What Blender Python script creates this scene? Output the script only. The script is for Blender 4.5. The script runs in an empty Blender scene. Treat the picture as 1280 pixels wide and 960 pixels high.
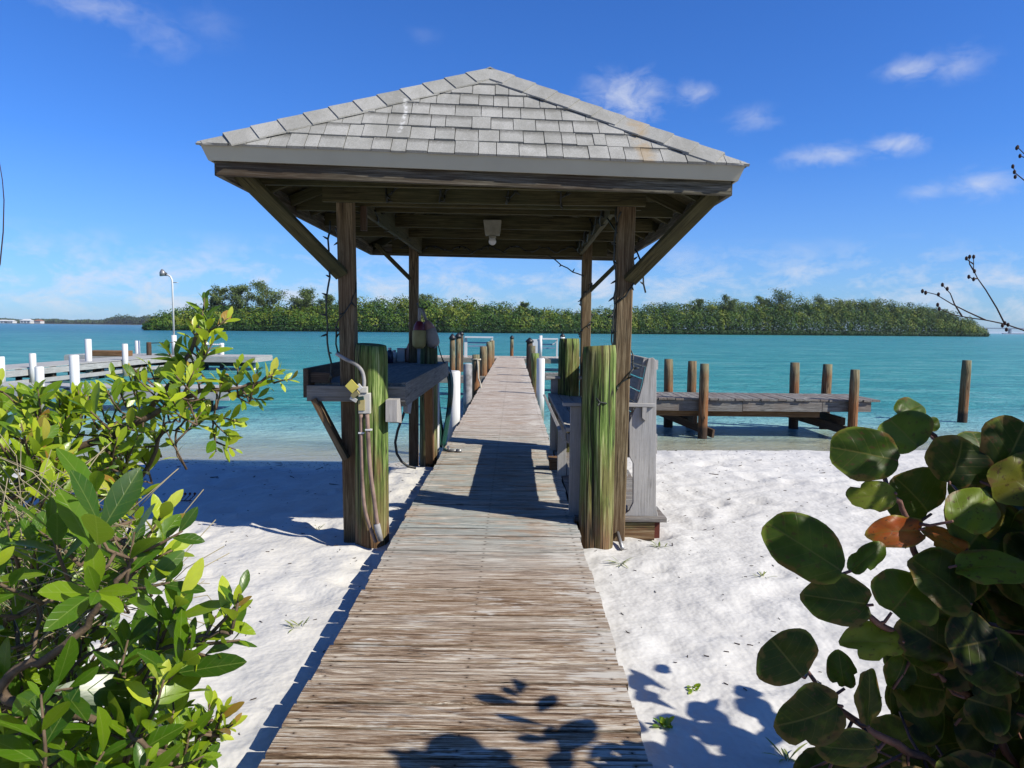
import bpy, math, random
import numpy as np
from mathutils import Vector, Matrix, noise
R_ = random.Random(7)
U = R_.uniform
S = bpy.context.scene
COL = S.collection
PI = math.pi
V = Vector

# ------------------------------------------------------------------ camera
F = 900.0
CAM = V((0, 0, 1.6))
ROT = Matrix.Rotation(math.radians(0.12), 3, 'Z') @ Matrix.Rotation(math.radians(90 - 4.45), 3, 'X') @ Matrix.Rotation(math.radians(0.63), 3, 'Z')
cam_d = bpy.data.cameras.new('camera'); cam = bpy.data.objects.new('camera', cam_d); COL.objects.link(cam)
cam.matrix_world = Matrix.Translation(CAM) @ ROT.to_4x4()
cam_d.sensor_width = 36; cam_d.lens = F / 1280 * 36; cam_d.clip_end = 20000; cam_d.clip_start = 0.02
S.camera = cam
def ray(x, y): return ROT @ V(((x - 640) / F, -(y - 480) / F, -1))
def P(x, y, Y):            # point on the pixel's sight line at distance Y (used to survey the real positions)
    v = ray(x, y); return CAM + v * (Y / v.y)
def PZ(x, y, z):
    v = ray(x, y); return CAM + v * ((z - CAM.z) / v.z)

# ------------------------------------------------------------------ terrain function
ZW = -0.70
def smooth(a, b, t):
    t = min(1, max(0, (t - a) / (b - a))); return t * t * (3 - 2 * t)
def shore(x): return 12.1 + 1.5 * smooth(-2.5, 3.0, x) + 0.5 * math.sin(x * 0.35) * (1 if abs(x) > 6 else 0.25)
def ground0(x, y):
    s = shore(x)
    t = y - s
    if t < 0:
        b = -0.175 - 0.525 * (1 - smooth(0, 4.0, -t)) ** 1.3 if t > -4 else -0.175
        return max(b, ZW + 0.0 - t * 0.04 if t > -1.5 else b)
    return ZW - 0.075 * t - 0.9 * smooth(4, 30, t) - (0 if t < 60 else 1.0)
DIMPLES = [(U(-6, 5), U(2.5, 12), U(.07, .16), U(.012, .036), U(0, PI)) for _ in range(420)]
DX = np.array(DIMPLES)
def ground(x, y):
    z = ground0(x, y)
    if -14 < x < 14 and -2 < y < 20:
        k = 1 - smooth(9.5, 13, y) * .8
        z += k * (0.05 * noise.noise(V((x * .55, y * .5, 1.7))) + 0.020 * noise.noise(V((x * 2.3, y * 2.3, 4.1))) + 0.012 * noise.noise(V((x * 5.5, y * 5.5, 9.1))))
        dx = x - DX[:, 0]; dy = y - DX[:, 1]
        c = np.cos(DX[:, 4]); s = np.sin(DX[:, 4])
        q = ((dx * c + dy * s) / (DX[:, 2] * 1.5)) ** 2 + ((-dx * s + dy * c) / DX[:, 2]) ** 2
        m = q < 6
        if m.any():
            qq = q[m]; z += k * float(np.sum(DX[m, 3] * (-np.exp(-qq * 1.6) + 0.45 * np.exp(-(np.sqrt(qq) - 1.5) ** 2 * 5))))
    # the sand stays below the walkway
    if -1.05 < x < 0.62 and y < 12: z = min(z, -0.145)
    if 0.5 < x < 1.45 and 5.9 < y < 9.8: z = min(z, -0.15)
    return z

# ------------------------------------------------------------------ mesh builder
class MB:
    def __init__(s): s.v = []; s.f = []; s.g = []; s.r = []; s.sm = []
    def add(s, vs, fs, gc=None, rnd=None, smooth=False):
        o = len(s.v); s.v += [tuple(p) for p in vs]
        s.g += [tuple(p) for p in (gc if gc is not None else vs)]
        if rnd is None: rnd = R_.random()
        s.r += [rnd] * len(vs)
        s.f += [tuple(i + o for i in f) for f in fs]; s.sm += [smooth] * len(fs)
    def bar(s, p0, p1, w, t, up=(0, 0, 1), rnd=None, ch=0.0):
        """board from p0 to p1, width w sideways, thickness t along up; chamfered when ch > 0"""
        p0, p1 = V(p0), V(p1); d = (p1 - p0); L = d.length; d.normalize(); up = V(up)
        a = d.cross(up)
        if a.length < 1e-4: a = d.cross(V((1, 0, 0)))
        a.normalize(); b = a.cross(d).normalized()
        ch = ch or min(w, t) * .07
        prof = [(-w/2+ch, -t/2), (w/2-ch, -t/2), (w/2, -t/2+ch), (w/2, t/2-ch), (w/2-ch, t/2), (-w/2+ch, t/2), (-w/2, t/2-ch), (-w/2, -t/2+ch)]
        off = U(0, 90); oy = U(0, 9)
        vs = []; gc = []
        for e in (0, 1):
            for (x, y) in prof:
                vs.append(p0 + d * (L * e) + a * x + b * y); gc.append((L * e + off, x + oy, y + oy))
        fs = [tuple(range(7, -1, -1)), tuple(range(8, 16))] + [(i, (i + 1) % 8, 8 + (i + 1) % 8, 8 + i) for i in range(8)]
        s.add(vs, fs, gc, rnd)
    def box(s, c, sz, rnd=None, ch=0.0):
        c = V(c); s.bar(c - V((sz[0]/2, 0, 0)), c + V((sz[0]/2, 0, 0)), sz[1], sz[2], (0, 0, 1), rnd, ch)
    def tube(s, pts, rad, n=8, rnd=None, cap=True, smooth=True):
        pts = [V(p) for p in pts]; m = len(pts)
        if not hasattr(rad, '__len__'): rad = [rad] * m
        t0 = (pts[1] - pts[0]).normalized()
        a = t0.cross(V((0, 0, 1)));
        if a.length < 1e-3: a = t0.cross(V((0, 1, 0)))
        a.normalize()
        vs = []; gc = []; off = U(0, 50); l = 0
        for i in range(m):
            t = (pts[min(i+1, m-1)] - pts[max(i-1, 0)]).normalized()
            a = (a - t * a.dot(t)).normalized(); b = t.cross(a)
            if i: l += (pts[i] - pts[i-1]).length
            for k in range(n):
                q = 2 * PI * k / n; o = a * math.cos(q) + b * math.sin(q)
                vs.append(pts[i] + o * rad[i]); gc.append((l + off, math.cos(q) * rad[i], math.sin(q) * rad[i]))
        fs = [(i*n + k, i*n + (k+1) % n, (i+1)*n + (k+1) % n, (i+1)*n + k) for i in range(m-1) for k in range(n)]
        if cap: fs += [tuple(range(n-1, -1, -1)), tuple(range((m-1)*n, m*n))]
        s.add(vs, fs, gc, rnd, smooth)
    def prism(s, poly, axis, t0, t1, rnd=None):
        """poly in the other two axes, extruded along axis (0,1,2) from t0 to t1"""
        n = len(poly); vs = []
        for t in (t0, t1):
            for (p, q) in poly:
                c = [0, 0, 0]; o = [i for i in range(3) if i != axis]; c[axis] = t; c[o[0]] = p; c[o[1]] = q; vs.append(tuple(c))
        off = U(0, 30)
        gc = [(v[2] + off, v[0], v[1]) for v in vs]
        s.add(vs, [tuple(range(n)), tuple(range(2*n-1, n-1, -1))] + [(i, n+i, n+(i+1) % n, (i+1) % n) for i in range(n)], gc, rnd)
    def build(s, name, mat, parent=None, bevel=0, subsurf=0):
        me = bpy.data.meshes.new(name)
        o = bpy.data.objects.new(name, me); COL.objects.link(o)
        off = V((0, 0, 0))
        if parent is not None:
            o.parent = parent; p = parent
            while p is not None: off += p.location; p = p.parent
            vv = [(a[0]-off.x, a[1]-off.y, a[2]-off.z) for a in s.v]
        else:
            # origin at the base of the thing
            A = np.array(s.v); off = V(((A[:, 0].min()+A[:, 0].max())/2, (A[:, 1].min()+A[:, 1].max())/2, A[:, 2].min()))
            vv = (A - np.array(off)).tolist(); o.location = off
        me.from_pydata(vv, [], s.f)
        at = me.attributes.new('gc', 'FLOAT_VECTOR', 'POINT'); at.data.foreach_set('vector', np.array(s.g, dtype=np.float32).ravel())
        ar = me.attributes.new('rnd', 'FLOAT', 'POINT'); ar.data.foreach_set('value', np.array(s.r, dtype=np.float32))
        me.polygons.foreach_set('use_smooth', s.sm)
        me.materials.append(mat)
        if bevel:
            b = o.modifiers.new('b', 'BEVEL'); b.width = bevel; b.segments = 2
        if subsurf:
            b = o.modifiers.new('s', 'SUBSURF'); b.levels = b.render_levels = subsurf
        return o

def tag(o, label=None, cat=None, group=None, kind=None):
    if label: o['label'] = label
    if cat: o['category'] = cat
    if group: o['group'] = group
    if kind: o['kind'] = kind
    return o
def thing(name, label, cat, loc=(0, 0, 0), group=None):
    o = bpy.data.objects.new(name, None); COL.objects.link(o); o.location = loc; o.empty_display_size = .2
    return tag(o, label, cat, group)

# ------------------------------------------------------------------ material helper
class NT:
    def __init__(s, name, world=False):
        if world:
            s.m = bpy.data.worlds.new(name)
        else:
            s.m = bpy.data.materials.new(name)
        s.m.use_nodes = True; s.t = s.m.node_tree; s.t.nodes.clear()
    def n(s, typ, ins=None, **kw):
        nd = s.t.nodes.new(typ)
        for k, v in kw.items(): setattr(nd, k, v)
        for k, v in (ins or {}).items():
            sk = nd.inputs[k]
            if isinstance(v, bpy.types.NodeSocket): s.t.links.new(v, sk)
            else: sk.default_value = v
        return nd
    def attr(s, n): return s.n('ShaderNodeAttribute', attribute_name=n)
    def gc(s): return s.attr('gc').outputs['Vector']
    def rnd(s): return s.attr('rnd').outputs['Fac']
    def scale(s, vec, sc, loc=(0, 0, 0)):
        return s.n('ShaderNodeMapping', {'Vector': vec, 'Scale': sc, 'Location': loc}).outputs[0]
    def noise(s, vec, sc, det=4, rough=.6, dist=0): return s.n('ShaderNodeTexNoise', {'Vector': vec, 'Scale': sc, 'Detail': det, 'Roughness': rough, 'Distortion': dist}).outputs['Fac']
    def ramp(s, fac, stops, interp='LINEAR'):
        nd = s.n('ShaderNodeValToRGB', {'Fac': fac}); cr = nd.color_ramp; cr.interpolation = interp
        while len(cr.elements) > 1: cr.elements.remove(cr.elements[-1])
        for i, (p, c) in enumerate(stops):
            e = cr.elements[0] if i == 0 else cr.elements.new(p)
            e.position = p; c = c if hasattr(c, '__len__') else (c, c, c); e.color = (c[0], c[1], c[2], 1)
        return nd.outputs['Color']
    def mix(s, f, a, b, mode='MIX'):
        nd = s.n('ShaderNodeMix', data_type='RGBA', blend_type=mode)
        for i, v in ((0, f), (6, a), (7, b)):
            if isinstance(v, bpy.types.NodeSocket): s.t.links.new(v, nd.inputs[i])
            else: nd.inputs[i].default_value = v if i == 0 else ((v[0], v[1], v[2], 1) if hasattr(v, '__len__') else (v, v, v, 1))
        return nd.outputs[2]
    def math(s, op, a, b=0.0, c=0.0, clamp=False):
        nd = s.n('ShaderNodeMath', operation=op, use_clamp=clamp)
        for i, v in enumerate((a, b, c)):
            if isinstance(v, bpy.types.NodeSocket): s.t.links.new(v, nd.inputs[i])
            else: nd.inputs[i].default_value = v
        return nd.outputs[0]
    def mr(s, v, a, b, c=0.0, d=1.0):
        return s.n('ShaderNodeMapRange', {'Value': v, 'From Min': a, 'From Max': b, 'To Min': c, 'To Max': d}).outputs[0]
    def sep(s, v): return s.n('ShaderNodeSeparateXYZ', {'Vector': v}).outputs
    def bump(s, h, st, dist=.01, normal=None):
        i = {'Height': h, 'Strength': st, 'Distance': dist}
        if normal is not None: i['Normal'] = normal
        return s.n('ShaderNodeBump', i).outputs[0]
    alb = .66     # the exposure is set for the shade, so base colours stay at plain real-world values
    def pbsdf(s, col, rough=.7, normal=None, spec=.5, **k):
        col = s.mix(1.0, col, s.alb, 'MULTIPLY')
        i = {'Base Color': col if isinstance(col, bpy.types.NodeSocket) else (*col[:3], 1), 'Roughness': rough, 'Specular IOR Level': spec}
        if normal is not None: i['Normal'] = normal
        i.update(k)
        return s.n('ShaderNodeBsdfPrincipled', i).outputs[0]
    def out(s, sh, vol=None):
        o = s.n('ShaderNodeOutputMaterial', {'Surface': sh}) if sh is not None else s.n('ShaderNodeOutputMaterial')
        if vol is not None: s.t.links.new(vol, o.inputs['Volume'])
        return s.m

def m_wood(name, dark, mid, light, tint=None, tamt=0.0, cracks=1.0, rough=.85, bump=.5, sc=1.0):
    t = NT(name); g = t.gc()
    v = t.scale(g, (1.2 * sc, 30 * sc, 30 * sc))
    n1 = t.noise(v, 2.2, 5, .65, .6)
    n2 = t.noise(t.scale(g, (2.5 * sc, 110 * sc, 110 * sc)), 1.5, 4, .75)
    n3 = t.noise(g, 1.3, 3, .5)
    f = t.math('ADD', t.math('MULTIPLY', n1, .55), t.math('MULTIPLY', n2, .45))
    c = t.ramp(f, [(.37, dark), (.48, mid), (.60, light)])
    c = t.mix(t.mr(t.rnd(), 0, 1, 0, .45), c, mid)
    if tint: c = t.mix(t.mr(n3, .42, .62, 0, tamt), c, tint)
    # drying cracks
    w = t.noise(t.scale(g, (.55 * sc, 30 * sc, 30 * sc)), 1.0, 2, .5, .4)
    ck = t.mr(t.math('ABSOLUTE', t.math('SUBTRACT', w, .5)), 0, .012)
    ck = t.math('MAXIMUM', ck, t.mr(n3, .45, .5, 0, 1))
    c = t.mix(t.mr(ck, 0, 1, cracks * .8, 0), c, (dark[0] * .25, dark[1] * .25, dark[2] * .25))
    c = t.mix(t.mr(t.noise(g, 5, 4, .7), .3, .7, .0, .35), c, t.mix(.5, c, (0.02, .02, .018), 'MULTIPLY'))
    h = t.math('MULTIPLY', f, ck)
    return t.out(t.pbsdf(c, rough, t.bump(h, bump, .008), .25))

def m_plain(name, col, rough=.6, spec=.5, metal=0, var=.12, bumpy=0.0, sc=6):
    t = NT(name); g = t.gc()
    n = t.noise(g, sc, 4, .6)
    d = tuple(c * (1 - var * 2.2) for c in col)
    c = t.ramp(n, [(.3, d), (.6, col)])
    return t.out(t.pbsdf(c, rough, t.bump(t.noise(g, sc * 8, 3), bumpy, .004) if bumpy else None, spec, Metallic=metal))

def m_deck():
    t = NT('weathered_deck_wood'); g = t.gc()
    pos = t.n('ShaderNodeNewGeometry').outputs['Position']; sp_ = t.sep(pos); py = sp_[1]; px = sp_[0]
    # knots: the grain swerves round them
    kd = t.n('ShaderNodeTexVoronoi', {'Vector': t.scale(g, (1.1, 4.2, 0)), 'Scale': 1.0, 'Randomness': 1.0}).outputs['Distance']
    kw = t.mr(kd, .0, .30, 1, 0); kw = t.math('POWER', kw, 2.0)
    gs = t.sep(g)
    g2 = t.n('ShaderNodeCombineXYZ', {'X': gs[0], 'Y': t.math('ADD', gs[1], t.math('MULTIPLY', kw, .045)), 'Z': gs[2]}).outputs[0]
    n1 = t.noise(t.scale(g2, (1.6, 30, 30)), 1.5, 9, .80, .5)
    n2 = t.noise(t.scale(g2, (4.5, 130, 130)), 1.3, 5, .75, .2)
    f = t.math('ADD', t.math('MULTIPLY', n1, .68), t.math('MULTIPLY', n2, .32))
    brown = t.ramp(f, [(.385, (.020, .011, .007)), (.44, (.13, .080, .052)), (.49, (.33, .225, .15)), (.535, (.56, .455, .355)), (.59, (.90, .84, .75))])
    grey = t.ramp(f, [(.37, (.15, .115, .09)), (.45, (.42, .36, .31)), (.54, (.62, .56, .51)), (.64, (.76, .72, .68))])
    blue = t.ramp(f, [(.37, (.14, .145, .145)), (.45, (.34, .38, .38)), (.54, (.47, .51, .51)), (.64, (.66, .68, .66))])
    ochre = t.ramp(f, [(.38, (.15, .08, .045)), (.5, (.40, .27, .18)), (.62, (.56, .45, .36))])
    k1 = t.mr(t.math('ADD', py, t.mr(t.noise(pos, .8, 2), .3, .7, -.7, .7)), 4.2, 5.8)
    c = t.mix(k1, brown, grey)
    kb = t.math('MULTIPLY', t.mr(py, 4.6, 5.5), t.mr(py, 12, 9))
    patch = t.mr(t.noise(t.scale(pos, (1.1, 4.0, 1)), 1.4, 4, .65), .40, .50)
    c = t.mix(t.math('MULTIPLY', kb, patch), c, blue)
    op = t.mr(t.noise(t.scale(pos, (1.6, 9, 1), (3, 1, 0)), 1.1, 4, .7), .53, .62, 0, .85)
    c = t.mix(t.math('MULTIPLY', op, t.mr(py, 4.3, 5.3)), c, ochre)
    c = t.mix(t.mr(t.rnd(), 0, .5, .5, 0), c, t.mix(.5, c, (.30, .205, .14)))
    c = t.mix(t.mr(t.rnd(), .7, 1, 0, .45), c, t.mix(.55, c, (.66, .63, .57)))
    # open checks along the grain
    w = t.noise(t.scale(g2, (.8, 26, 26), (9, 3, 0)), 1.0, 3, .6, .35)
    ck = t.mr(t.math('ABSOLUTE', t.math('SUBTRACT', w, .5)), .003, .013)
    gate = t.mr(t.noise(t.scale(g, (.7, 5, 5), (1, 9, 0)), 1.3, 3, .6), .46, .54)
    ck = t.math('MAXIMUM', ck, t.math('SUBTRACT', 1.0, gate))
    c = t.mix(ck, (.02, .012, .008), c)
    # bleached splinters and drifted sand, more at the right edge
    sp2 = t.noise(t.scale(g2, (2.6, 62, 62), (4, 1, 0)), 1.5, 4, .65)
    sg_ = t.noise(t.scale(pos, (1.6, 5, 1), (7, 0, 0)), 1.5, 4, .7)
    edge = t.mr(px, .15, .52, 0, .07)
    sk = t.mr(t.math('ADD', t.math('ADD', t.math('MULTIPLY', sp2, .55), t.math('MULTIPLY', sg_, .45)), edge), .555, .60, 0, .85)
    c = t.mix(sk, c, (.80, .775, .73))
    # dark lines along the plank joints
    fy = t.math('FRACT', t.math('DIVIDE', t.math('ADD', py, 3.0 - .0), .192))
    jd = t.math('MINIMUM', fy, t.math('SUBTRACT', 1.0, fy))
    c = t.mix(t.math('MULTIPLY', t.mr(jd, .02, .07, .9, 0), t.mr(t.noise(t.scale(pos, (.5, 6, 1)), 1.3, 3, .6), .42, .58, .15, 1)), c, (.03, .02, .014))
    kn = t.mr(kd, .025, .06, .75, 0)
    c = t.mix(kn, c, (.06, .035, .022))
    # rusty screw heads, two per board over each stringer
    sy = t.math('MULTIPLY', t.math('SUBTRACT', t.math('ABSOLUTE', t.math('SUBTRACT', fy, .5)), .27), .192)
    sx = t.math('MINIMUM', t.math('ABSOLUTE', t.math('SUBTRACT', px, -.85)), t.math('MINIMUM', t.math('ABSOLUTE', t.math('SUBTRACT', px, -.2)), t.math('ABSOLUTE', t.math('SUBTRACT', px, .465))))
    sd = t.math('SQRT', t.math('ADD', t.math('POWER', sx, 2), t.math('POWER', sy, 2)))
    c = t.mix(t.mr(sd, .005, .018, .5, 0), c, (.10, .05, .025))
    c = t.mix(t.mr(sd, .004, .0055, .9, 0), c, (.02, .012, .01))
    c = t.mix(1.0, c, (1.0, .968, .90), 'MULTIPLY')
    h = t.math('MULTIPLY', t.math('ADD', f, t.math('MULTIPLY', n2, .3)), t.mr(ck, 0, 1, .6, 1))
    return t.out(t.pbsdf(c, .88, t.bump(h, .8, .014), .15))

def m_piling(name='piling_wood', green=1.0, brown=(.20, .11, .05)):
    t = NT(name); g = t.gc()
    v = t.scale(g, (.8, 16, 16)); n1 = t.noise(v, 2.0, 5, .65, .5)
    n2 = t.noise(t.scale(g, (2.0, 60, 60)), 1.4, 4, .75)
    f = t.math('ADD', t.math('MULTIPLY', n1, .5), t.math('MULTIPLY', n2, .5))
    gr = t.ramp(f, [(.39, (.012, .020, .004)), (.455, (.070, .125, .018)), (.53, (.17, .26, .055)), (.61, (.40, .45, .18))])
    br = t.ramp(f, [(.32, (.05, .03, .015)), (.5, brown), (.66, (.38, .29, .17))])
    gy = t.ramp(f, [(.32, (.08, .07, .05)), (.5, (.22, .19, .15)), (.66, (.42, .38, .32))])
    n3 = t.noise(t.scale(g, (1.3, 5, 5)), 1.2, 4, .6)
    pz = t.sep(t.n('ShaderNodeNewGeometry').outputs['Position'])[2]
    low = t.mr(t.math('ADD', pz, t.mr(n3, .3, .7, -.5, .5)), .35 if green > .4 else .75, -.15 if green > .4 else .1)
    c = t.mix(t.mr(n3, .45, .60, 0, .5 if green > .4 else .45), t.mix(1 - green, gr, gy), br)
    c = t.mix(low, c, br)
    w = t.noise(t.scale(g, (.45, 13, 13)), 1.0, 2, .5, .5)
    ck = t.mr(t.math('ABSOLUTE', t.math('SUBTRACT', w, .5)), .002, .02)
    c = t.mix(ck, (.018, .015, .008), c)
    wet = t.mr(pz, ZW + .22, ZW + .32)
    c = t.mix(wet, t.mix(.85, c, (.03, .025, .02)), c)
    h = t.math('MULTIPLY', t.math('ADD', f, .2), ck)
    return t.out(t.pbsdf(c, .8, t.bump(h, .7, .012), .25))

def m_leaf(name, ramp, transl=.35, rough=.35, vein=(.35, .42, .12), vamt=.5, spots=0, spec=.3, rim=0):
    t = NT(name); t.alb = .85; g = t.gc(); s = t.sep(g)
    c = t.ramp(t.rnd(), ramp)
    av = t.math('ABSOLUTE', s[1])
    mid = t.mr(av, .006, .020, 1, 0)
    sv = t.math('FRACT', t.math('MULTIPLY', t.math('SUBTRACT', s[0], t.math('MULTIPLY', av, .55)), 6.0))
    side = t.math('MULTIPLY', t.mr(t.math('ABSOLUTE', t.math('SUBTRACT', sv, .5)), .0, .05, 1, 0), .45)
    c = t.mix(t.math('MULTIPLY', t.math('MAXIMUM', mid, side), vamt), c, vein)
    n = t.noise(g, 5, 3, .6)
    c = t.mix(t.mr(n, .35, .7, 0, .3), c, t.mix(.5, c, (.10, .09, .02)))
    if rim:
        rad = t.math('SQRT', t.math('ADD', t.math('POWER', t.math('SUBTRACT', s[0], .5), 2), t.math('POWER', s[1], 2)))
        c = t.mix(t.mr(rad, .45, .50, 0, rim), c, (.20, .24, .03))
        c = t.mix(t.math('MULTIPLY', t.mr(t.math('ADD', rad, t.mr(t.noise(g, 3, 2), .35, .65, -.12, .12)), .46, .52), .75), c, (.13, .06, .02))
        c = t.mix(t.mr(t.noise(t.scale(g, (1, 1, 3)), 2.2, 4, .65), .50, .70, 0, .30), c, (.14, .20, .015))
    if spots:
        c = t.mix(t.mr(t.noise(t.scale(g, (1, 1, 8)), 11, 3, .6), .60, .66, 0, spots), c, (.05, .02, .01))
    b = t.bump(t.math('ADD', side, t.math('MULTIPLY', n, .3)), .25, .003)
    p = t.pbsdf(c, rough, b, spec)
    tr = t.n('ShaderNodeBsdfTranslucent', {'Color': t.mix(.5, c, (.55, .75, .05), 'MIX') if transl > .3 else t.mix(.25, c, (.4, .55, .05))}).outputs[0]
    return t.out(t.n('ShaderNodeMixShader', {0: transl, 1: p, 2: tr}).outputs[0])

def m_foliage(name, a, b, c_, transl=.2):
    t = NT(name); t.alb = .70
    c = t.ramp(t.rnd(), [(0, a), (.5, b), (1, c_)])
    p = t.pbsdf(c, .6, None, .2)
    tr = t.n('ShaderNodeBsdfTranslucent', {'Color': c}).outputs[0]
    return t.out(t.n('ShaderNodeMixShader', {0: transl, 1: p, 2: tr}).outputs[0])

def m_shingle():
    t = NT('asphalt_shingle'); g = t.gc()
    pos = t.n('ShaderNodeNewGeometry').outputs['Position']
    c = t.ramp(t.rnd(), [(0, (.31, .305, .275)), (.35, (.43, .425, .39)), (1, (.54, .53, .49))])
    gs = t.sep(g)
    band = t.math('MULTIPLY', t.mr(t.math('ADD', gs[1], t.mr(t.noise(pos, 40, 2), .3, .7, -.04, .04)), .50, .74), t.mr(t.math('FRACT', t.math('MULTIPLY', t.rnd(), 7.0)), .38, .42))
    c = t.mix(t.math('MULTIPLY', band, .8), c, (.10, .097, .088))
    n = t.noise(pos, 160, 2, .7)
    c = t.mix(t.mr(n, .35, .65, 0, .5), c, (.17, .165, .145))
    c = t.mix(t.mr(t.noise(pos, 60, 2, .7), .58, .7, 0, .6), c, (.52, .51, .49))
    c = t.mix(t.mr(t.noise(t.scale(pos, (2.2, 1, 1)), 1.9, 5, .7), .42, .66, 0, .45), c, (.19, .185, .155))
    # rust run on the right part of the front slope
    s = t.sep(pos)
    rx = t.math('ABSOLUTE', t.math('SUBTRACT', s[0], t.math('ADD', .885, t.mr(t.noise(pos, 4, 2), .3, .7, -.04, .04))))
    rr = t.math('MULTIPLY', t.mr(rx, .03, .085, 1, 0), t.math('MULTIPLY', t.mr(s[1], 5.5, 5.45, 0, 1), t.mr(t.noise(pos, 9, 3), .3, .5)))
    c = t.mix(t.math('MULTIPLY', rr, .5), c, (.42, .29, .14))
    # bird lime streak on the left part
    bx = t.math('ABSOLUTE', t.math('SUBTRACT', s[0], t.math('ADD', -.80, t.mr(t.noise(pos, 4, 3), .3, .7, -.02, .02))))
    bb = t.math('MULTIPLY', t.mr(bx, .006, .02, 1, 0), t.math('MULTIPLY', t.mr(s[2], 2.92, 2.95), t.mr(s[2], 3.3, 3.2)))
    bb = t.math('MULTIPLY', t.math('MULTIPLY', bb, t.mr(s[1], 6, 5.9)), t.mr(t.noise(pos, 16, 3), .42, .55))
    c = t.mix(t.math('MULTIPLY', bb, .8), c, (.75, .75, .72))
    return t.out(t.pbsdf(c, .95, t.bump(n, .5, .004), .1))

def m_sand():
    t = NT('white_sand'); pos = t.n('ShaderNodeNewGeometry').outputs['Position']; s = t.sep(pos)
    n1 = t.noise(pos, 1.4, 5, .6); n2 = t.noise(pos, 14, 4, .7); n3 = t.noise(pos, 90, 3, .7)
    c = t.mix(t.mr(n1, .3, .7), (.67, .648, .605), (.755, .735, .69))
    c = t.mix(t.mr(n2, .55, .75, 0, .25), c, (.60, .56, .50))
    c = t.mix(t.mr(n3, .70, .76, 0, .5), c, (.25, .21, .16))
    wet = t.mr(t.math('ADD', s[2], t.mr(n1, .3, .7, -.03, .03)), ZW + .10, ZW + .01)
    c = t.mix(wet, c, (.58, .53, .42))
    h = t.math('ADD', t.math('MULTIPLY', t.noise(pos, 5, 3, .55), 1.0), t.math('MULTIPLY', n3, .03))
    return t.out(t.pbsdf(c, t.mr(wet, 0, 1, .95, .45), t.bump(h, .55, .07), .2))

def m_water():
    t = NT('sea_water'); pos = t.n('ShaderNodeNewGeometry').outputs['Position']; s = t.sep(pos)
    dep = t.attr('depth').outputs['Fac']
    big = t.noise(t.scale(pos, (.012, .03, 1)), 1.0, 4, .6)
    deep = t.mix(t.mr(s[0], -60, 90), (.012, .145, .26), (.035, .25, .30))
    deep = t.mix(t.mr(s[1], 30, 260), (.045, .27, .31), deep)
    col = t.ramp(dep, [(0, (.62, .62, .46)), (.06, (.55, .62, .49)), (.14, (.38, .56, .55)), (.32, (.20, .45, .51)), (.7, (.06, .28, .37))])
    col = t.mix(t.mr(dep, .35, .8), col, deep)
    col = t.mix(t.mr(big, .42, .65, 0, .45), col, t.mix(.5, col, (.01, .10, .16)))
    wv = t.scale(pos, (1.0, 1.6, 1))
    w1 = t.noise(wv, 2.2, 4, .62, .4); w2 = t.noise(t.scale(pos, (.35, .75, 1)), 1.0, 3, .55, .3); w3 = t.noise(wv, 9, 3, .6)
    h = t.math('ADD', t.math('MULTIPLY', w1, .55), t.math('ADD', t.math('MULTIPLY', w2, 1.0), t.math('MULTIPLY', w3, .12)))
    nb = t.bump(h, t.mr(s[1], 12, 17, .12, 1.0), .32)
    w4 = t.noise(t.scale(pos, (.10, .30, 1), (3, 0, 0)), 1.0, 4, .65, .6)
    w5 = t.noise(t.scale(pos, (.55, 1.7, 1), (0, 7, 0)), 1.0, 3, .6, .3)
    # ripple light and dark painted into the colour as noise streaks
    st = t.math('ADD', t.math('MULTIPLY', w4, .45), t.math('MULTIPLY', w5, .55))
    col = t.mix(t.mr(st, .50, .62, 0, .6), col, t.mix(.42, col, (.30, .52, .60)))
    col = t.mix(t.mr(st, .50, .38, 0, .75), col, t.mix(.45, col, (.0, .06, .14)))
    dif = t.n('ShaderNodeBsdfDiffuse', {'Color': t.mix(1.0, col, (.90, .80, .70), 'MULTIPLY'), 'Normal': nb}).outputs[0]
    tr = t.n('ShaderNodeBsdfTransparent', {'Color': (.94, 1.0, .99, 1)}).outputs[0]
    body = t.n('ShaderNodeMixShader', {0: t.mr(dep, 0, .28, .30, 1), 1: tr, 2: dif}).outputs[0]
    gl = t.n('ShaderNodeBsdfGlossy', {'Color': (1, 1, 1, 1), 'Roughness': .12, 'Normal': nb}).outputs[0]
    fr = t.n('ShaderNodeFresnel', {'IOR': 1.33, 'Normal': nb}).outputs[0]
    fr = t.math('MULTIPLY', fr, .55)
    return t.out(t.n('ShaderNodeMixShader', {0: fr, 1: body, 2: gl}).outputs[0])

def m_sleeve(name, col):
    t = NT(name); g = t.gc(); pz = t.sep(t.n('ShaderNodeNewGeometry').outputs['Position'])[2]
    n = t.noise(t.scale(g, (1.2, 14, 14)), 1.5, 4, .65)
    c = t.mix(t.mr(n, .45, .7, 0, .3), col, (.45, .43, .36))
    gm = t.mr(t.math('ADD', pz, t.mr(n, .3, .7, -.25, .25)), -.05, -.55)
    c = t.mix(t.math('MULTIPLY', gm, .8), c, (.16, .17, .10))
    return t.out(t.pbsdf(c, .5, None, .4))

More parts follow.
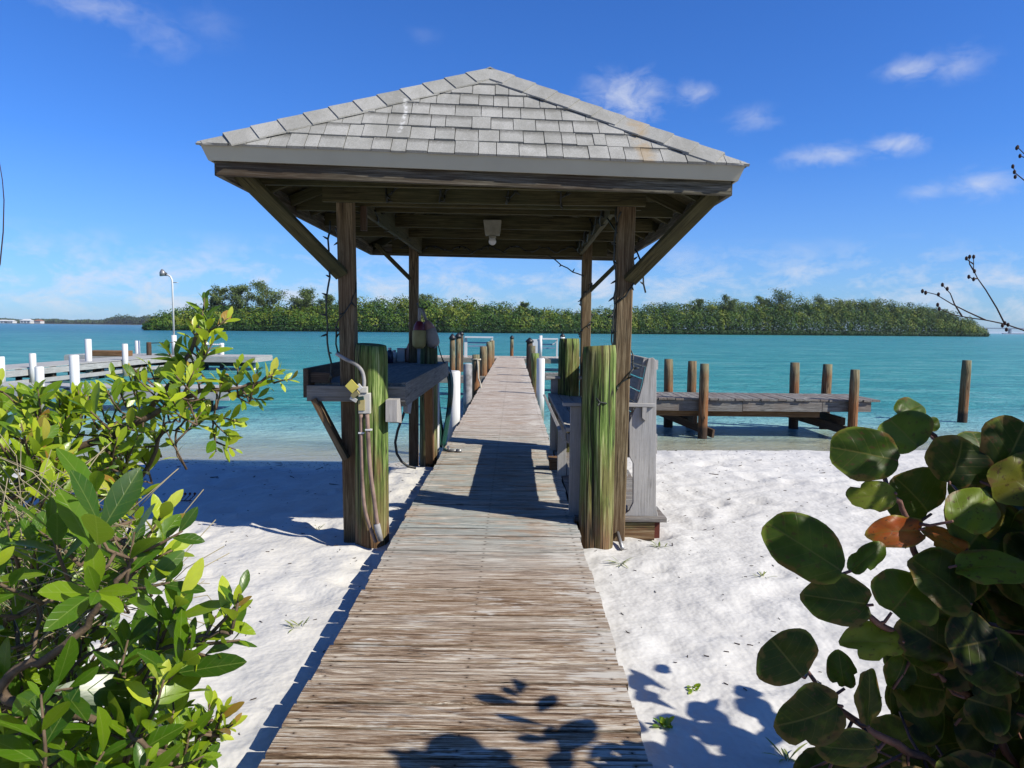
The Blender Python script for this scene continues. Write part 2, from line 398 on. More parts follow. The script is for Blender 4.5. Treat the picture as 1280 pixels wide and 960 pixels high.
M = dict(
    sleeve=m_sleeve('weathered_white_sleeve', (.86, .86, .84)),
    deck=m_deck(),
    grey=m_wood('grey_weathered_wood', (.10, .095, .08), (.25, .235, .205), (.42, .40, .36), (.30, .25, .17), .3),
    bench=m_wood('bench_wood', (.30, .29, .27), (.50, .475, .445), (.62, .60, .57), (.36, .37, .38), .4, .6),
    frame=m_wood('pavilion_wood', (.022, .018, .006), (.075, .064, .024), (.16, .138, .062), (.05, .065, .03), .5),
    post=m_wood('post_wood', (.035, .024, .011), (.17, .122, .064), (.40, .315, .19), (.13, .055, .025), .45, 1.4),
    dark=m_wood('dark_old_wood', (.02, .016, .012), (.07, .055, .04), (.15, .12, .09), (.18, .08, .03), .3),
    old=m_wood('old_dock_wood', (.05, .045, .045), (.22, .21, .195), (.50, .48, .44), (.17, .10, .06), .45, 1.5),
    fascia=m_wood('fascia_wood', (.014, .011, .005), (.10, .09, .06), (.34, .31, .24), (.06, .03, .015), .6),
    orange=m_wood('orange_brown_wood', (.07, .035, .015), (.24, .12, .05), (.38, .24, .12), (.10, .06, .03), .4),
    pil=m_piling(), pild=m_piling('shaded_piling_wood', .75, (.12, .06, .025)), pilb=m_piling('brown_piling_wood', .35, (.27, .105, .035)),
    white=m_plain('white_plastic', (.80, .80, .79), .4, .5, 0, .04),
    whitep=m_plain('white_paint', (.74, .74, .72), .55, .4, 0, .07),
    gutter=m_plain('white_drip_edge', (.50, .475, .37), .5, .4, 0, .04, 0, 2),
    black=m_plain('black_rubber', (.012, .012, .013), .5),
    wire=m_plain('dark_green_wire', (.012, .018, .012), .5),
    metal=m_plain('grey_metal', (.40, .40, .40), .45, .5, .6),
    pink=m_plain('pinkish_conduit', (.36, .25, .20), .7, .2, 0, .25),
    conduit=m_plain('grey_conduit', (.42, .41, .40), .7, .2, 0, .3),
    cream=m_plain('cream_plastic', (.68, .66, .58), .5, .4, 0, .08),
    yellow=m_plain('yellow_plastic', (.72, .62, .12), .5, .4),
    tan=m_plain('tan_plastic', (.50, .42, .18), .6, .3),
    maroon=m_plain('maroon_paint', (.16, .015, .03), .5, .4),
    foam=m_plain('yellowed_foam', (.55, .45, .18), .7, .2, 0, .15),
    foamw=m_plain('faded_foam', (.50, .42, .36), .7, .2, 0, .15),
    hose=m_plain('green_hose', (.010, .075, .055), .4, .5),
    rope=m_plain('pale_rope', (.60, .54, .42), .9, .2, 0, .2),
    navy=m_plain('navy_plastic', (.02, .05, .12), .4),
    salmon=m_plain('salmon_plastic', (.65, .33, .26), .6),
    brickred=m_plain('redwood_block', (.16, .045, .03), .8, .2),
    bark=m_plain('bark', (.20, .14, .09), .85, .2, 0, .25, .4, 20),
    stem=m_plain('reddish_stem', (.22, .10, .07), .6, .3, 0, .25, .3, 20),
    twig=m_plain('dark_twig', (.05, .03, .025), .8, .2),
    straw=m_plain('dry_straw', (.42, .36, .22), .8, .2, 0, .2),
    trunk=m_plain('far_trunk', (.11, .09, .07), .9, .2),
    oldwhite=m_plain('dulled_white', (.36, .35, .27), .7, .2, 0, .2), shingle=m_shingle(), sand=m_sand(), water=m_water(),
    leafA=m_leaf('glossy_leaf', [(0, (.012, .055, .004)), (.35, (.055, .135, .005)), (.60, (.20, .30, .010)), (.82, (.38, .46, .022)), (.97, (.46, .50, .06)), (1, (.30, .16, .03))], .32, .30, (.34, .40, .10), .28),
    grape=m_leaf('sea_grape_leaf', [(0, (.003, .010, .002)), (.2, (.005, .015, .001)), (.5, (.024, .058, .003)), (.78, (.11, .16, .010)), (.84, (.13, .10, .015)), (.90, (.26, .06, .012)), (1, (.30, .055, .012))], .30, .42, (.15, .12, .03), .55, .8, .14, rim=.6),
    grass=m_leaf('grass_blade', [(0, (.10, .16, .03)), (1, (.30, .32, .10))], .2, .5, (.3, .3, .1), .2),
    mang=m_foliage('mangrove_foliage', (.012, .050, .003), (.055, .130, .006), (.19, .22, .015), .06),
    casu=m_foliage('pine_foliage', (.05, .09, .022), (.12, .18, .04), (.22, .26, .07)),
    farw=m_foliage('far_woods_foliage', (.03, .06, .022), (.06, .10, .035), (.10, .14, .05)),
)

# ================================================================== SETTING
def axis(parts):
    out = []
    for a, b, st in parts:
        n = max(1, int(round((b - a) / st))); out += [a + (b - a) * i / n for i in range(n)]
    out.append(parts[-1][1]); return out
def build_ground():
    xs = axis([(-9000, -1000, 2000), (-1000, -100, 150), (-100, -14, 6), (-14, -5, .3), (-5, 3.4, .05), (3.4, 6, .09), (6, 14, .35), (14, 100, 6), (100, 1000, 150), (1000, 9000, 2000)])
    ys = axis([(-600, -50, 110), (-50, -4, 5), (-4, 2, .5), (2, 2.4, .1), (2.4, 8, .05), (8, 14, .075), (14, 22, .5), (22, 100, 6), (100, 1000, 150), (1000, 12000, 2200)])
    nx, ny = len(xs), len(ys); v = []
    for y in ys:
        for x in xs: v.append((x, y, ground(x, y)))
    f = [(j*nx+i, j*nx+i+1, (j+1)*nx+i+1, (j+1)*nx+i) for j in range(ny-1) for i in range(nx-1)]
    me = bpy.data.meshes.new('sand'); me.from_pydata(v, [], f); me.polygons.foreach_set('use_smooth', [True]*len(f)); me.materials.append(M['sand'])
    o = bpy.data.objects.new('sand', me); COL.objects.link(o); tag(o, kind='structure')
def build_water():
    xs = axis([(-9000, -1000, 2000), (-1000, -100, 150), (-100, -14, 6), (-14, 14, .4), (14, 100, 6), (100, 1000, 150), (1000, 9000, 2000)])
    ys = axis([(11.0, 18, .15), (18, 60, 1.5), (60, 200, 15), (200, 1000, 150), (1000, 12000, 2200)])
    nx, ny = len(xs), len(ys); v = []; d = []
    for y in ys:
        for x in xs: v.append((x, y, ZW)); d.append(max(0, ZW - ground0(x, y)))
    f = [(j*nx+i, j*nx+i+1, (j+1)*nx+i+1, (j+1)*nx+i) for j in range(ny-1) for i in range(nx-1)]
    me = bpy.data.meshes.new('water'); me.from_pydata(v, [], f); me.materials.append(M['water'])
    at = me.attributes.new('depth', 'FLOAT', 'POINT'); at.data.foreach_set('value', d)
    o = bpy.data.objects.new('water', me); COL.objects.link(o); tag(o, kind='structure')
build_ground(); build_water()

# ------------------------------------------------------------------ island
def quads(centers, size, rnds=None, flat=0.0, aspect=(.6, 1.0), nrm=None):
    """many randomly turned leaf-clump quads"""
    n = len(centers); rs = np.random.RandomState(int(n) % 9973 + 3)
    c = np.array(centers); a = rs.normal(size=(n, 3)); a /= np.linalg.norm(a, axis=1)[:, None]
    b = rs.normal(size=(n, 3)); b -= a * (a * b).sum(1)[:, None]; b /= np.linalg.norm(b, axis=1)[:, None]
    if nrm is not None:
        m_ = nrm + rs.normal(0, .30, (n, 3)); m_ /= np.linalg.norm(m_, axis=1)[:, None]
        a -= m_ * (a * m_).sum(1)[:, None]; a /= np.linalg.norm(a, axis=1)[:, None]; b = np.cross(m_, a)
    s = size * rs.uniform(.55, 1.25, (n, 1)); a = a * s * .5; b = b * s * .5 * rs.uniform(*aspect, (n, 1))
    v = np.empty((n * 4, 3)); v[0::4] = c - a; v[1::4] = c - b * .9; v[2::4] = c + a; v[3::4] = c + b
    f = np.arange(n * 4).reshape(n, 4)
    r = np.repeat(rs.uniform(0, 1, n) if rnds is None else np.clip(rnds, 0, 1), 4)
    return v, f, r
def leaf_object(name, parts, mat, parent=None):
    V_ = np.concatenate([p[0] for p in parts]); Rr = np.concatenate([p[2] for p in parts]); o_ = 0; Fs = []
    for p in parts: Fs.append(p[1] + o_); o_ += len(p[0])
    Fs = np.concatenate(Fs)
    off = np.zeros(3)
    if parent is not None: off = np.array(parent.location)
    else: off = np.array([V_[:, 0].mean(), V_[:, 1].mean(), V_[:, 2].min()])
    me = bpy.data.meshes.new(name); me.from_pydata((V_ - off).tolist(), [], Fs.tolist())
    at = me.attributes.new('rnd', 'FLOAT', 'POINT'); at.data.foreach_set('value', Rr.astype(np.float32))
    me.materials.append(mat); o = bpy.data.objects.new(name, me); COL.objects.link(o)
    if parent is not None: o.parent = parent
    else: o.location = off
    return o
def interp(tab, x):
    return float(np.interp(x, [a for a, b in tab], [b for a, b in tab]))
IS_D = [(180, 262), (250, 278), (640, 318), (1000, 400), (1232, 470)]
IS_TOP = [(184, 408), (192, 401), (202, 394), (215, 391), (235, 388), (270, 386), (330, 385), (400, 384), (430, 382), (480, 381), (540, 380), (600, 384), (660, 389), (720, 392), (790, 390), (830, 386), (880, 383), (940, 384), (1000, 383), (1060, 382), (1110, 386), (1160, 390), (1190, 396), (1212, 403), (1226, 411), (1232, 416)]
def hor(x): return 410 + (x - 640) * .011
rs = np.random.RandomState(5)
parts = []
def crown(c, rx, rz, n, size, tone):
    d = rs.normal(size=(n, 3)); d /= np.linalg.norm(d, axis=1)[:, None]
    n = int(n * 1.25); d = rs.normal(size=(n, 3)); d /= np.linalg.norm(d, axis=1)[:, None]
    r = rs.uniform(.70, 1.03, (n, 1)) ** .6
    # lumps
    ph = rs.uniform(0, 6, 3)
    l = 1 + .16 * np.sin(d[:, :1] * 5 + ph[0]) * np.sin(d[:, 2:] * 6 + ph[1]) + .10 * np.sin(d[:, 1:2] * 9 + ph[2])
    p = np.array(c) + d * r * l * np.array([rx, rx, rz])
    return quads(p, size * .92, tone + rs.normal(0, .11, n), aspect=(.75, 1.1), nrm=d)
for row in range(4):
    step = (5.0, 6, 7, 9)[row]
    x = 186.0
    while x < 1231:
        D = interp(IS_D, x) + row * 5.5 + U(-2, 2)
        top = interp(IS_TOP, x); Hh = (hor(x) - top) / F * D + 1.6 - ZW
        Hh *= (.80, 1.02, 1.16, 1.22)[row] * U(.84, 1.12)
        p = P(x, hor(x), D); r = U(2.2, 5.4) * (1 if row < 2 else 1.1)
        edge = min(1, (x - 180) / 22, (1236 - x) / 22); Hh = max(1.2, Hh)
        r = min(r, Hh * .75)
        nb = 2 if Hh > 5 else 1
        tone = U(.0, 1.0)
        crown((p.x, D, ZW + Hh - r * .8), r, r * .85, 0, .7, tone) if False else None
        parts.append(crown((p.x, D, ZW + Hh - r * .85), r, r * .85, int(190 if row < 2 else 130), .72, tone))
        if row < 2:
            parts.append(crown((p.x + U(-1, 1), D - U(.5, 1.6), ZW + Hh * .40), r * .95, Hh * .40, int(150), .72, tone - .08)); parts.append(crown((p.x + U(-2, 2), D - U(1.0, 2.4), ZW + 1.1), r * 1.15, 1.6, 130, .7, tone * .3 - .2))  # low skirt toned darker: shadow at the waterline put into the colour
        x += step * U(.7, 1.3) * F / D / 2.2 * .55
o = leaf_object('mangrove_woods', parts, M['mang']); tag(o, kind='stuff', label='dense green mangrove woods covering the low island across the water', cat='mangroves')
# island ground: low bank
mb = MB()
top = []; 
xs_ = np.linspace(186, 1230, 90)
fr = []; bk = []
for x in xs_:
    D = interp(IS_D, x); p = P(x, hor(x), D - 2.0 + .8 * math.sin(x * .13)); q = P(x, hor(x), D + 34)
    fr.append((p.x, p.y, ZW - .5)); bk.append((q.x, q.y, ZW - .3))
n = len(xs_); mid = [(a[0] * .96 + b[0] * .04, a[1] * .96 + b[1] * .04, ZW + .28) for a, b in zip(fr, bk)]; mid2 = [(b[0], b[1] - 4, ZW + .4) for b in bk]
mb.add(fr + mid + mid2 + bk, [(r*n+i, r*n+i+1, (r+1)*n+i+1, (r+1)*n+i) for r in range(3) for i in range(n-1)], smooth=True)
M['mud'] = m_plain('island_mud', (.16, .12, .085), .9, .2, 0, .3)
o = mb.build('island', M['mud']); tag(o, kind='structure')

def pine(px, top, wpx, D, label, lean=0, dens=1.0):
    p = P(px, hor(px), D); H = (hor(px) - top) / F * D + 1.6 - ZW; w = wpx / F * D / 2
    t = thing('pine_tree', label, 'tree', (p.x, D, ZW + .2), 'feathery pines rising above the mangrove island')
    tr = MB(); b = V((p.x, D, ZW + .1))
    nb = 20; pts = []
    trunk = [b + V((lean * k * k * .5 + U(-.1, .1), 0, H * .93 * k)) for k in (0, .25, .5, .75, 1)]
    tr.tube(trunk, [.28, .24, .18, .11, .04], 6)
    for i in range(nb):
        k = U(.42, .97); a = U(0, 2 * PI); base = b + V((lean * k * k * .5, 0, H * .93 * k))
        L = w * (1.15 - abs(k - .62) * 1.25) * U(.7, 1.1)
        tip = base + V((math.cos(a) * L, math.sin(a) * L, L * U(.35, .9)))
        tr.tube([base, (base + tip) / 2 + V((0, 0, .15)), tip], [.07, .04, .02], 4)
        m = int(210 * dens)
        tt = rs.uniform(.25, 1.05, m)[:, None]; c = np.array(base) + (np.array(tip) - np.array(base)) * tt
        c = c + rs.normal(0, .11 * w + .22, (m, 3)) * np.array([1, 1, .75]) + np.array([0, 0, .3])
        pts.append(quads(c, .85, rs.normal(U(.3, .7), .2, m), aspect=(.25, .6)))
    tr.build('trunk', M['trunk'], t); leaf_object('crown', pts, M['casu'], t)
for a in [(275, 361, 22, 290, 'thin feathery pine leftmost of the tall trees on the island'),
          (300, 360, 30, 292, 'bushy pine beside the leftmost thin pine on the island'),
          (333, 356, 42, 296, 'widest and tallest pine on the left part of the island'),
          (381, 362, 34, 300, 'loose pine on the island just left of the pavilion'),
          (408, 371, 20, 303, 'short pine on the island half behind the left front post'),
          (530, 370, 26, 320, 'pine on the island directly behind the hanging buoys'),
          (587, 379, 12, 330, 'tiny sparse pine tip above the woods left of the pavilion centre'),
          (655, 380, 14, 335, 'small sparse pine tip above the woods in the middle of the pavilion opening'),
          (871, 374, 14, 378, 'small round topped pine first right of the pavilion'),
          (910, 371, 22, 385, 'open crowned pine second right of the pavilion'),
          (948, 370, 18, 400, 'thin pine left of the tallest right hand tree'),
          (977, 367, 34, 402, 'tallest dense pine on the right part of the island'),
          (1030, 375, 30, 420, 'broad pine right of the tallest right hand tree'),
          (1052, 377, 20, 425, 'narrow pine in the middle of the right hand row'),
          (1087, 380, 32, 435, 'broad low pine right of the middle of the right hand row'),
          (1122, 387, 22, 445, 'small pine before the last pair on the right'),
          (1152, 388, 26, 450, 'pine second from the right end of the island'),
          (1176, 391, 24, 455, 'pine nearest the right end of the island')]:
    pine(*a[:4], a[4], U(-.6, .9))

# far shore at the left
parts = []
FT = [(-60, 397), (0, 397), (25, 399), (45, 398), (70, 398), (90, 400), (105, 399), (130, 399), (146, 394), (158, 393), (172, 396), (188, 393), (200, 395)]
for i in range(230):
    x = -60 + 262 * i / 229.; D = 1750 + U(0, 40) - max(0, x - 120) * 3
    H = max(3, (hor(x) - .5 - interp(FT, x)) / F * D * U(.75, 1.1)) + 2
    p = P(x, hor(x), D)
    parts.append(crown((p.x, D, ZW + H * .45), 9, H * .55, 90, 4.2, U(.2, .7)))
o = leaf_object('far_shore_woods', parts, M['farw']); tag(o, kind='stuff', label='hazy far shoreline woods low on the horizon at the left', cat='woods')
mb = MB()
for i in range(20):
    pass
a = P(-80, hor(-80), 1700); b = P(203, hor(203), 1450)
mb.add([(a.x, 1730, ZW - .5), (b.x, 1470, ZW - .5), (b.x, 1480, ZW + .7), (a.x, 1745, ZW + .7), (b.x, 1700, ZW + .6), (a.x, 1900, ZW + .6)], [(0, 1, 2, 3), (3, 2, 4, 5)])
o = mb.build('far_shore', M['mud']); tag(o, kind='structure')
M['redroof'] = m_plain('terracotta', (.35, .16, .10), .8, .2)
M['glassd'] = m_plain('dark_glass', (.05, .06, .08), .2, .6)
def house(px, wpx, hpx, roofm, label):
    D = 1640; c = P(px, hor(px), D); w = wpx / F * D; h = hpx / F * D
    t = thing('house', label, 'house', (c.x, D, ZW + .7), 'white houses on the far shore')
    b = MB(); b.box((c.x, D, ZW + .7 + h * .3), (w, 14, h * .6)); b.build('wall', M['whitep'], t)
    b = MB(); z = ZW + .7 + h * .6
    b.add([(c.x-w*.54, D-8, z), (c.x+w*.54, D-8, z), (c.x+w*.54, D+8, z), (c.x-w*.54, D+8, z), (c.x-w*.25, D, z+h*.4), (c.x+w*.25, D, z+h*.4)],
          [(0, 1, 5, 4), (1, 2, 5), (2, 3, 4, 5), (3, 0, 4), (3, 2, 1, 0)]); b.build('roof', roofm, t)
    for k in (-.3, 0, .3):
        b = MB(); b.box((c.x + w * k, D - 7.1, ZW + .7 + h * .3), (w * .16, .2, h * .3)); b.build('window', M['glassd'], t)
house(5, 14, 4.2, M['whitep'], 'white house at the left edge of the far shore')
house(14, 9, 4.0, M['whitep'], 'small white house second from the left on the far shore')
house(34, 13, 5.5, M['whitep'], 'large bright white house in the middle of the far shore group')
house(49, 8, 5.0, M['redroof'], 'pale house with a reddish roof, rightmost on the far shore')
# bridge on the right horizon
D = 2400
t = thing('bridge', 'long low pale road bridge on the right horizon', 'bridge', (P(1250, hor(1250), D).x, D, ZW))
b = MB(); zt = lambda y: P(1240, y, D).z
xa, xb = P(1219, hor(1219), D).x, P(1420, hor(1420), D).x
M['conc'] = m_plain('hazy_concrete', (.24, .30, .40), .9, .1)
b.box(((xa+xb)/2, D, zt(410.3)), (xb-xa, 14, 3.6)); b.build('deck', M['conc'], t)
for x in (1232.5, 1262, 1291, 1330, 1370):
    b = MB(); b.box((P(x, hor(x), D).x, D, (zt(411)+ZW-1)/2), (5, 10, zt(411)-ZW)); b.build('pier', M['conc'], t)
t = thing('causeway', 'low causeway running beneath the distant bridge', 'causeway', (P(1260, hor(1260), D-90).x, D-90, ZW))
b = MB(); b.box(((xa+xb)/2 + 20, D-90, ZW+1.3), (xb-xa-20, 8, 3.2)); b.build('embankment', M['conc'], t)

# ================================================================== BOARDWALK
XL, XR = -0.905, 0.525
bw = thing('boardwalk', 'long weathered plank walkway running from the beach out over the water', 'boardwalk', ((XL+XR)/2, 1, -.5))
mb = MB()
y = -3.0; pitch = .192
while y < 38.6:
    w = pitch - U(.010, .020)
    z = -.019 + U(-.003, .003)
    x0 = XL + U(-.012, .012); x1 = XR + U(-.012, .012)
    tw = U(-.004, .004)
    mb.bar((x0, y + pitch/2, z + tw), (x1, y + pitch/2, z - tw), w, .038, ch=.006)
    y += pitch
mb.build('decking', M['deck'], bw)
for x in (XL + .035, -.2, XR - .035):
    mb = MB(); mb.bar((x, -3, -.124), (x, 38.5, -.124), .05, .16); mb.build('stringer', M['grey'], bw)
for y in list(np.arange(-1, 10, 2.4)) + list(np.arange(12, 38, 3.0)):
    mb = MB(); mb.bar((XL + .05, y, -.29), (XR - .05, y, -.29), .09, .18); mb.build('cross_beam', M['dark'], bw)
# side platform under the bench
mb = MB(); y = 6.02
while y < 9.75:
    mb.bar((XR + .014, y + .07, -.019 + U(-.002, .002)), (1.31 + U(-.01, .01), y + .07, -.019), .134, .038, ch=.005); y += .142
mb.build('side_platform', M['old'], bw)
for y in (6.10, 7.9, 9.6):
    mb = MB(); mb.bar((XR + .02, y - .02, -.12), (1.22, y - .02, -.12), .07, .16); mb.build('joist', M['pil'] if y < 7 else M['grey'], bw)
mb = MB(); mb.bar((1.24, 6.12, -.125), (1.24, 9.7, -.125), .08, .17); mb.build('joist', M['brickred'], bw)
# T-head
mb = MB(); x = -6.2
while x < 4.6:
    mb.bar((x, 38.6, -.019 + U(-.003, .003)), (x, 41.2, -.019), .18, .038); x += .19
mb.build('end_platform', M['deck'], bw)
mb = MB(); mb.bar((-6.2, 38.57, -.16), (4.6, 38.57, -.16), .05, .24); mb.build('edge_board', M['grey'], bw)
# finger piers
def finger(x0, x1, yc, w, label):
    t = thing('finger_pier', label, 'pier', ((x0+x1)/2, yc, ZW), 'finger piers off the boardwalk')
    b = MB(); x = x0
    while x < x1: b.bar((x, yc - w/2, -.06), (x, yc + w/2, -.06), .13, .035); x += .14
    b.build('decking', M['grey'], t)
    b = MB(); b.bar((x0, yc - w/2 - .02, -.16), (x1, yc - w/2 - .02, -.16), .04, .22); b.build('edge_board', M['grey'], t)
    b = MB(); b.tube([(x0 + .3 if x0 < 0 else x1 - .3, yc, ZW - 1), (x0 + .3 if x0 < 0 else x1 - .3, yc, -.07)], .1, 10); b.build('piling', M['pilb'], t)
finger(-3.0, XL - .02, 24.6, .8, 'low finger pier branching left behind the white pilings')
finger(XR + .02, 3.2, 26.5, .8, 'low finger pier branching right beyond the green pilings')

# ------------------------------------------------------------------ pilings
def piling(x, y, r, top, base, mat, label, group=None, lean=(0, 0), crackdir=None, name='piling', flat=0, n=40, cap=None, sleeve=None):
    mb = MB(); m = 34 if r > .12 and y < 12 else 10
    n = n if y < 12 else 16
    off = U(0, 60); vs = []; gc = []; ph = [U(0, 6) for _ in range(6)]
    for i in range(m + 1):
        k = i / m; z = base + (top - base) * k
        rr = r * (1.03 - .05 * k)
        for j in range(n):
            q = 2 * PI * j / n
            w = 1 + .018 * math.sin(2*q + ph[0] + z) + .012 * math.sin(5*q + ph[1] + z*2) + (.014 * math.sin(11*q + ph[2] + z*1.3) if n > 20 else 0)
            for (cd, wd, dp, z0, z1) in (crackdir or []):
                dq = (q - cd - .10 * math.sin(z*3 + ph[3]) + PI) % (2*PI) - PI
                w -= dp * math.exp(-(dq/wd)**2) * smooth(z0, z0+.15, z) * (1-smooth(z1-.3, z1, z))
            if i == m: w *= .93
            vs.append((x + lean[0]*(z-base) + math.cos(q)*rr*w, y + lean[1]*(z-base) + math.sin(q)*rr*w, z + (0.0 if i < m else .012) + flat * math.cos(q - 2.4) * (k ** 8)))
            gc.append((z + off, math.cos(q) * rr, math.sin(q) * rr))
    fs = [(i*n + j, i*n + (j+1) % n, (i+1)*n + (j+1) % n, (i+1)*n + j) for i in range(m) for j in range(n)]
    fs.append(tuple(range(m*n, (m+1)*n)))
    mb.add(vs, fs, gc, None, True)
    if sleeve or cap:
        t = thing(name, label, 'piling', (x, y, base), group)
        mb.build('post', mat, t)
        if sleeve:
            b = MB(); b.tube([(x + lean[0]*(sleeve-base), y, sleeve), (x + lean[0]*(top-.01-base), y, top - .01)], r * 1.14, 20); b.build('sleeve', M['white'], t)
        if cap:
            b = MB(); b.tube([(x + lean[0]*(top-base), y, top - .04), (x + lean[0]*(top-base), y, top + .03), (x + lean[0]*(top-base), y, top + .15)], [r*1.25, r*1.2, .02], 16); b.build('cap', M['black'], t)
        return t
    o = mb.build(name, mat); tag(o, label, 'piling', group); return o
GP = 'big green pilings at the corners of the pavilion'
# directions: -PI/2 faces the camera
piling(-1.16, 5.86, .133, 1.44, -.5, M['pil'], 'thick green piling under the pavilion carrying the electric box and conduits', GP, crackdir=[(-1.75, .12, .10, .9, 2.2), (-2.2, .1, .08, .3, 1.1)], flat=.012)
piling(.695, 5.86, .142, 1.45, -.5, M['pil'], 'thick green piling with a deep dark crack beside the near end of the bench', GP, crackdir=[(-1.75, .20, .20, -.4, .75), (-1.95, .16, .10, .3, 2.0), (-1.2, .06, .10, .2, .9)], flat=-.01)
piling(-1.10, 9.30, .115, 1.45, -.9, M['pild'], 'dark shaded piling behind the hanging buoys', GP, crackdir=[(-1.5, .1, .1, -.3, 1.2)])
piling(.72, 9.38, .14, 1.46, -.9, M['pil'], 'green piling at the far end of the bench', GP, crackdir=[(-1.3, .06, .12, .3, 2.2)])
WG = 'white plastic sleeved pilings along the boardwalk'
mb = MB()
def wpil(x, y, r, top, label, group=WG, mat='sleeve', base=-1.6):
    t = thing('sleeved_piling', label, 'piling', (x, y, base), group)
    b = MB(); b.tube([(x, y, base), (x, y, top-.015), (x, y, top)], [r, r, r*.93], 24); b.build('sleeve', M[mat], t)
    b = MB(); b.tube([(x, y, top + .002), (x, y, top + .012)], [r*.90, r*.85], 20); b.build('cap', M['whitep'], t)
    return t
wpil(-1.04, 12.6, .105, .83, 'bright white sleeved piling next to the green hose')
wpil(-1.04, 16.3, .10, .77, 'greyer sleeved piling behind the bright white one left of the boardwalk', mat='conduit')  # white sleeve standing in shade: the grey colour carries that shade
wpil(.66, 17.6, .10, .86, 'white sleeved piling on the right edge of the boardwalk beyond the bench')
BG = 'wooden pilings along the boardwalk edges'
piling(-1.05, 20.0, .11, .84, -1.8, M['pilb'], 'wooden piling with a pale rope tied on, left of the boardwalk', BG)
piling(-1.04, 24.6, .13, .95, -1.8, M['pilb'], 'stout wooden piling left of the boardwalk after the roped one', BG)
piling(-1.03, 30.0, .13, 1.0, -1.8, M['pilb'], 'wooden piling second to last on the left edge', BG)
piling(-1.02, 33.5, .12, 1.0, -1.8, M['pilb'], 'last small wooden piling on the left edge', BG)
piling(-1.98, 23.2, .09, 1.25, -1.8, M['pilb'], 'tall dark capped piling at the left finger pier', BG, cap=True)
piling(-2.1, 27.2, .11, 1.25, -1.8, M['pilb'], 'reddish brown capped piling behind the finger pier', BG, cap=True)
piling(-2.72, 37.4, .10, 1.25, -1.8, M['dark'], 'dark capped piling at the left end of the white rail', BG, cap=True)
piling(.625, 21.0, .115, .86, -1.8, M['pil'], 'greenish piling on the right edge behind the white sleeved one', BG)
piling(.62, 24.2, .11, 1.0, -1.8, M['pilb'], 'brown topped piling right behind the greenish one', BG)
piling(.62, 28.5, .13, 1.08, -1.8, M['dark'], 'dark capped piling furthest on the right edge', BG, cap=True)
piling(-.12, 41.35, .10, 1.03, -1.8, M['pilb'], 'lone piling with a white strip at the end of the boardwalk', BG, cap=True)
piling(2.58, 38.4, .11, 1.20, -1.8, M['dark'], 'white wrapped piling with a black cap at the right end of the platform', BG, cap=True, sleeve=.2)
b = MB(); pts = [(-1.0, 19.9, .72), (-.98, 19.86, .45), (-.97, 19.84, .2), (-.90, 19.6, .08), (-.86, 19.0, .01)]
b.tube(pts, .022, 6); b.tube([(-1.05 + .125*math.cos(q), 20 + .125*math.sin(q), .72 + .01*math.sin(3*q)) for q in np.linspace(0, 2*PI, 14)], .02, 6)
o = b.build('rope', M['rope']); tag(o, 'pale rope tied round a wooden piling and trailing onto the planks', 'rope')

# white rails at the end
def rail(x0, x1, y, top, label, slats=True, panel=False):
    t = thing('white_rail', label, 'rail', ((x0+x1)/2, y, 0), 'white rails on the end platform')
    for x in (x0, x1):
        b = MB(); b.bar((x, y, 0), (x, y, top - .04), .16 if x == x0 else .09, .09, (0, 1, 0)); b.build('post', M['white'], t)
    b = MB(); b.bar((x0 - .05, y, top), (x1 + .05, y, top), .34, .08); b.build('top_rail', M['white'], t)
    for z in (top - .30, top - .48):
        b = MB(); b.bar((x0 + .1, y, z), (x1 - .1, y, z), .04, .09); b.build('slat', M['shade_blue'], t)
    b = MB(); b.bar((x1, y - .05, top - .1), (x1 - .25, y - .05, top - .3), .05, .05); b.build('bracket', M['white'], t)
    if panel:
        b = MB(); b.box((x0 + .28 - .55, y - .1, top * .5 + .03), (.50, .06, top * .9)); b.build('panel', M['white'], t)
        b = MB(); b.tube([(x0 + .05, y - .1, 0), (x0 + .05, y - .1, top + .18)], .09, 12); b.build('post', M['white'], t)
M['shade_blue'] = m_plain('blue_shaded_white', (.22, .36, .50), .5, .4)  # white slats: their bluish shade is put into the colour
rail(-2.60, -1.18, 38.9, 1.08, 'white rail with bluish shaded slats left of the walkway end')
rail(1.38, 2.32, 38.9, 1.03, 'white rail with a tall panel right of the walkway end', panel=True)

# ================================================================== PAVILION
pav = thing('pavilion', 'open timber pavilion with a grey shingled hip roof straddling the boardwalk', 'pavilion', (-.23, 7.7, -.3))
YF, YB = 6.02, 9.5
XPL, XPR = -1.40, .915
def post(x, y, z0, z1, w, mat='post', lean=0):
    b = MB(); b.bar((x + lean, y, z0), (x, y, z1), w, w, (0, 1, 0), ch=.008); return b.build('post', M[mat], pav)
post(XPL, YF, -.22, 2.80, .130, 'post', .045)
post(XPR, YF, -.18, 2.80, .134, 'post', -.03)
post(-1.32, YB, -.6, 2.78, .118, 'post'); post(.94, YB, -.6, 2.78, .125, 'post')
def pbar(name, p0, p1, w, t, mat='frame', up=(0, 0, 1), lab=None, par=None):
    b = MB(); b.bar(p0, p1, w, t, up); o = b.build(name, M[mat], par or pav)
    if lab: o['label'] = lab
    return o
# beams: front, rear, sides
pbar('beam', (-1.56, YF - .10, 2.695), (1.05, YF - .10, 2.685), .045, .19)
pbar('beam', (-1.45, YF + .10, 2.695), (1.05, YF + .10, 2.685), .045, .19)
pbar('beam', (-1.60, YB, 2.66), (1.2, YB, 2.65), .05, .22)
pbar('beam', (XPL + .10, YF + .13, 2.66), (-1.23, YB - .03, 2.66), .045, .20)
pbar('beam', (XPR - .10, YF + .13, 2.66), (.86, YB - .03, 2.66), .045, .20)
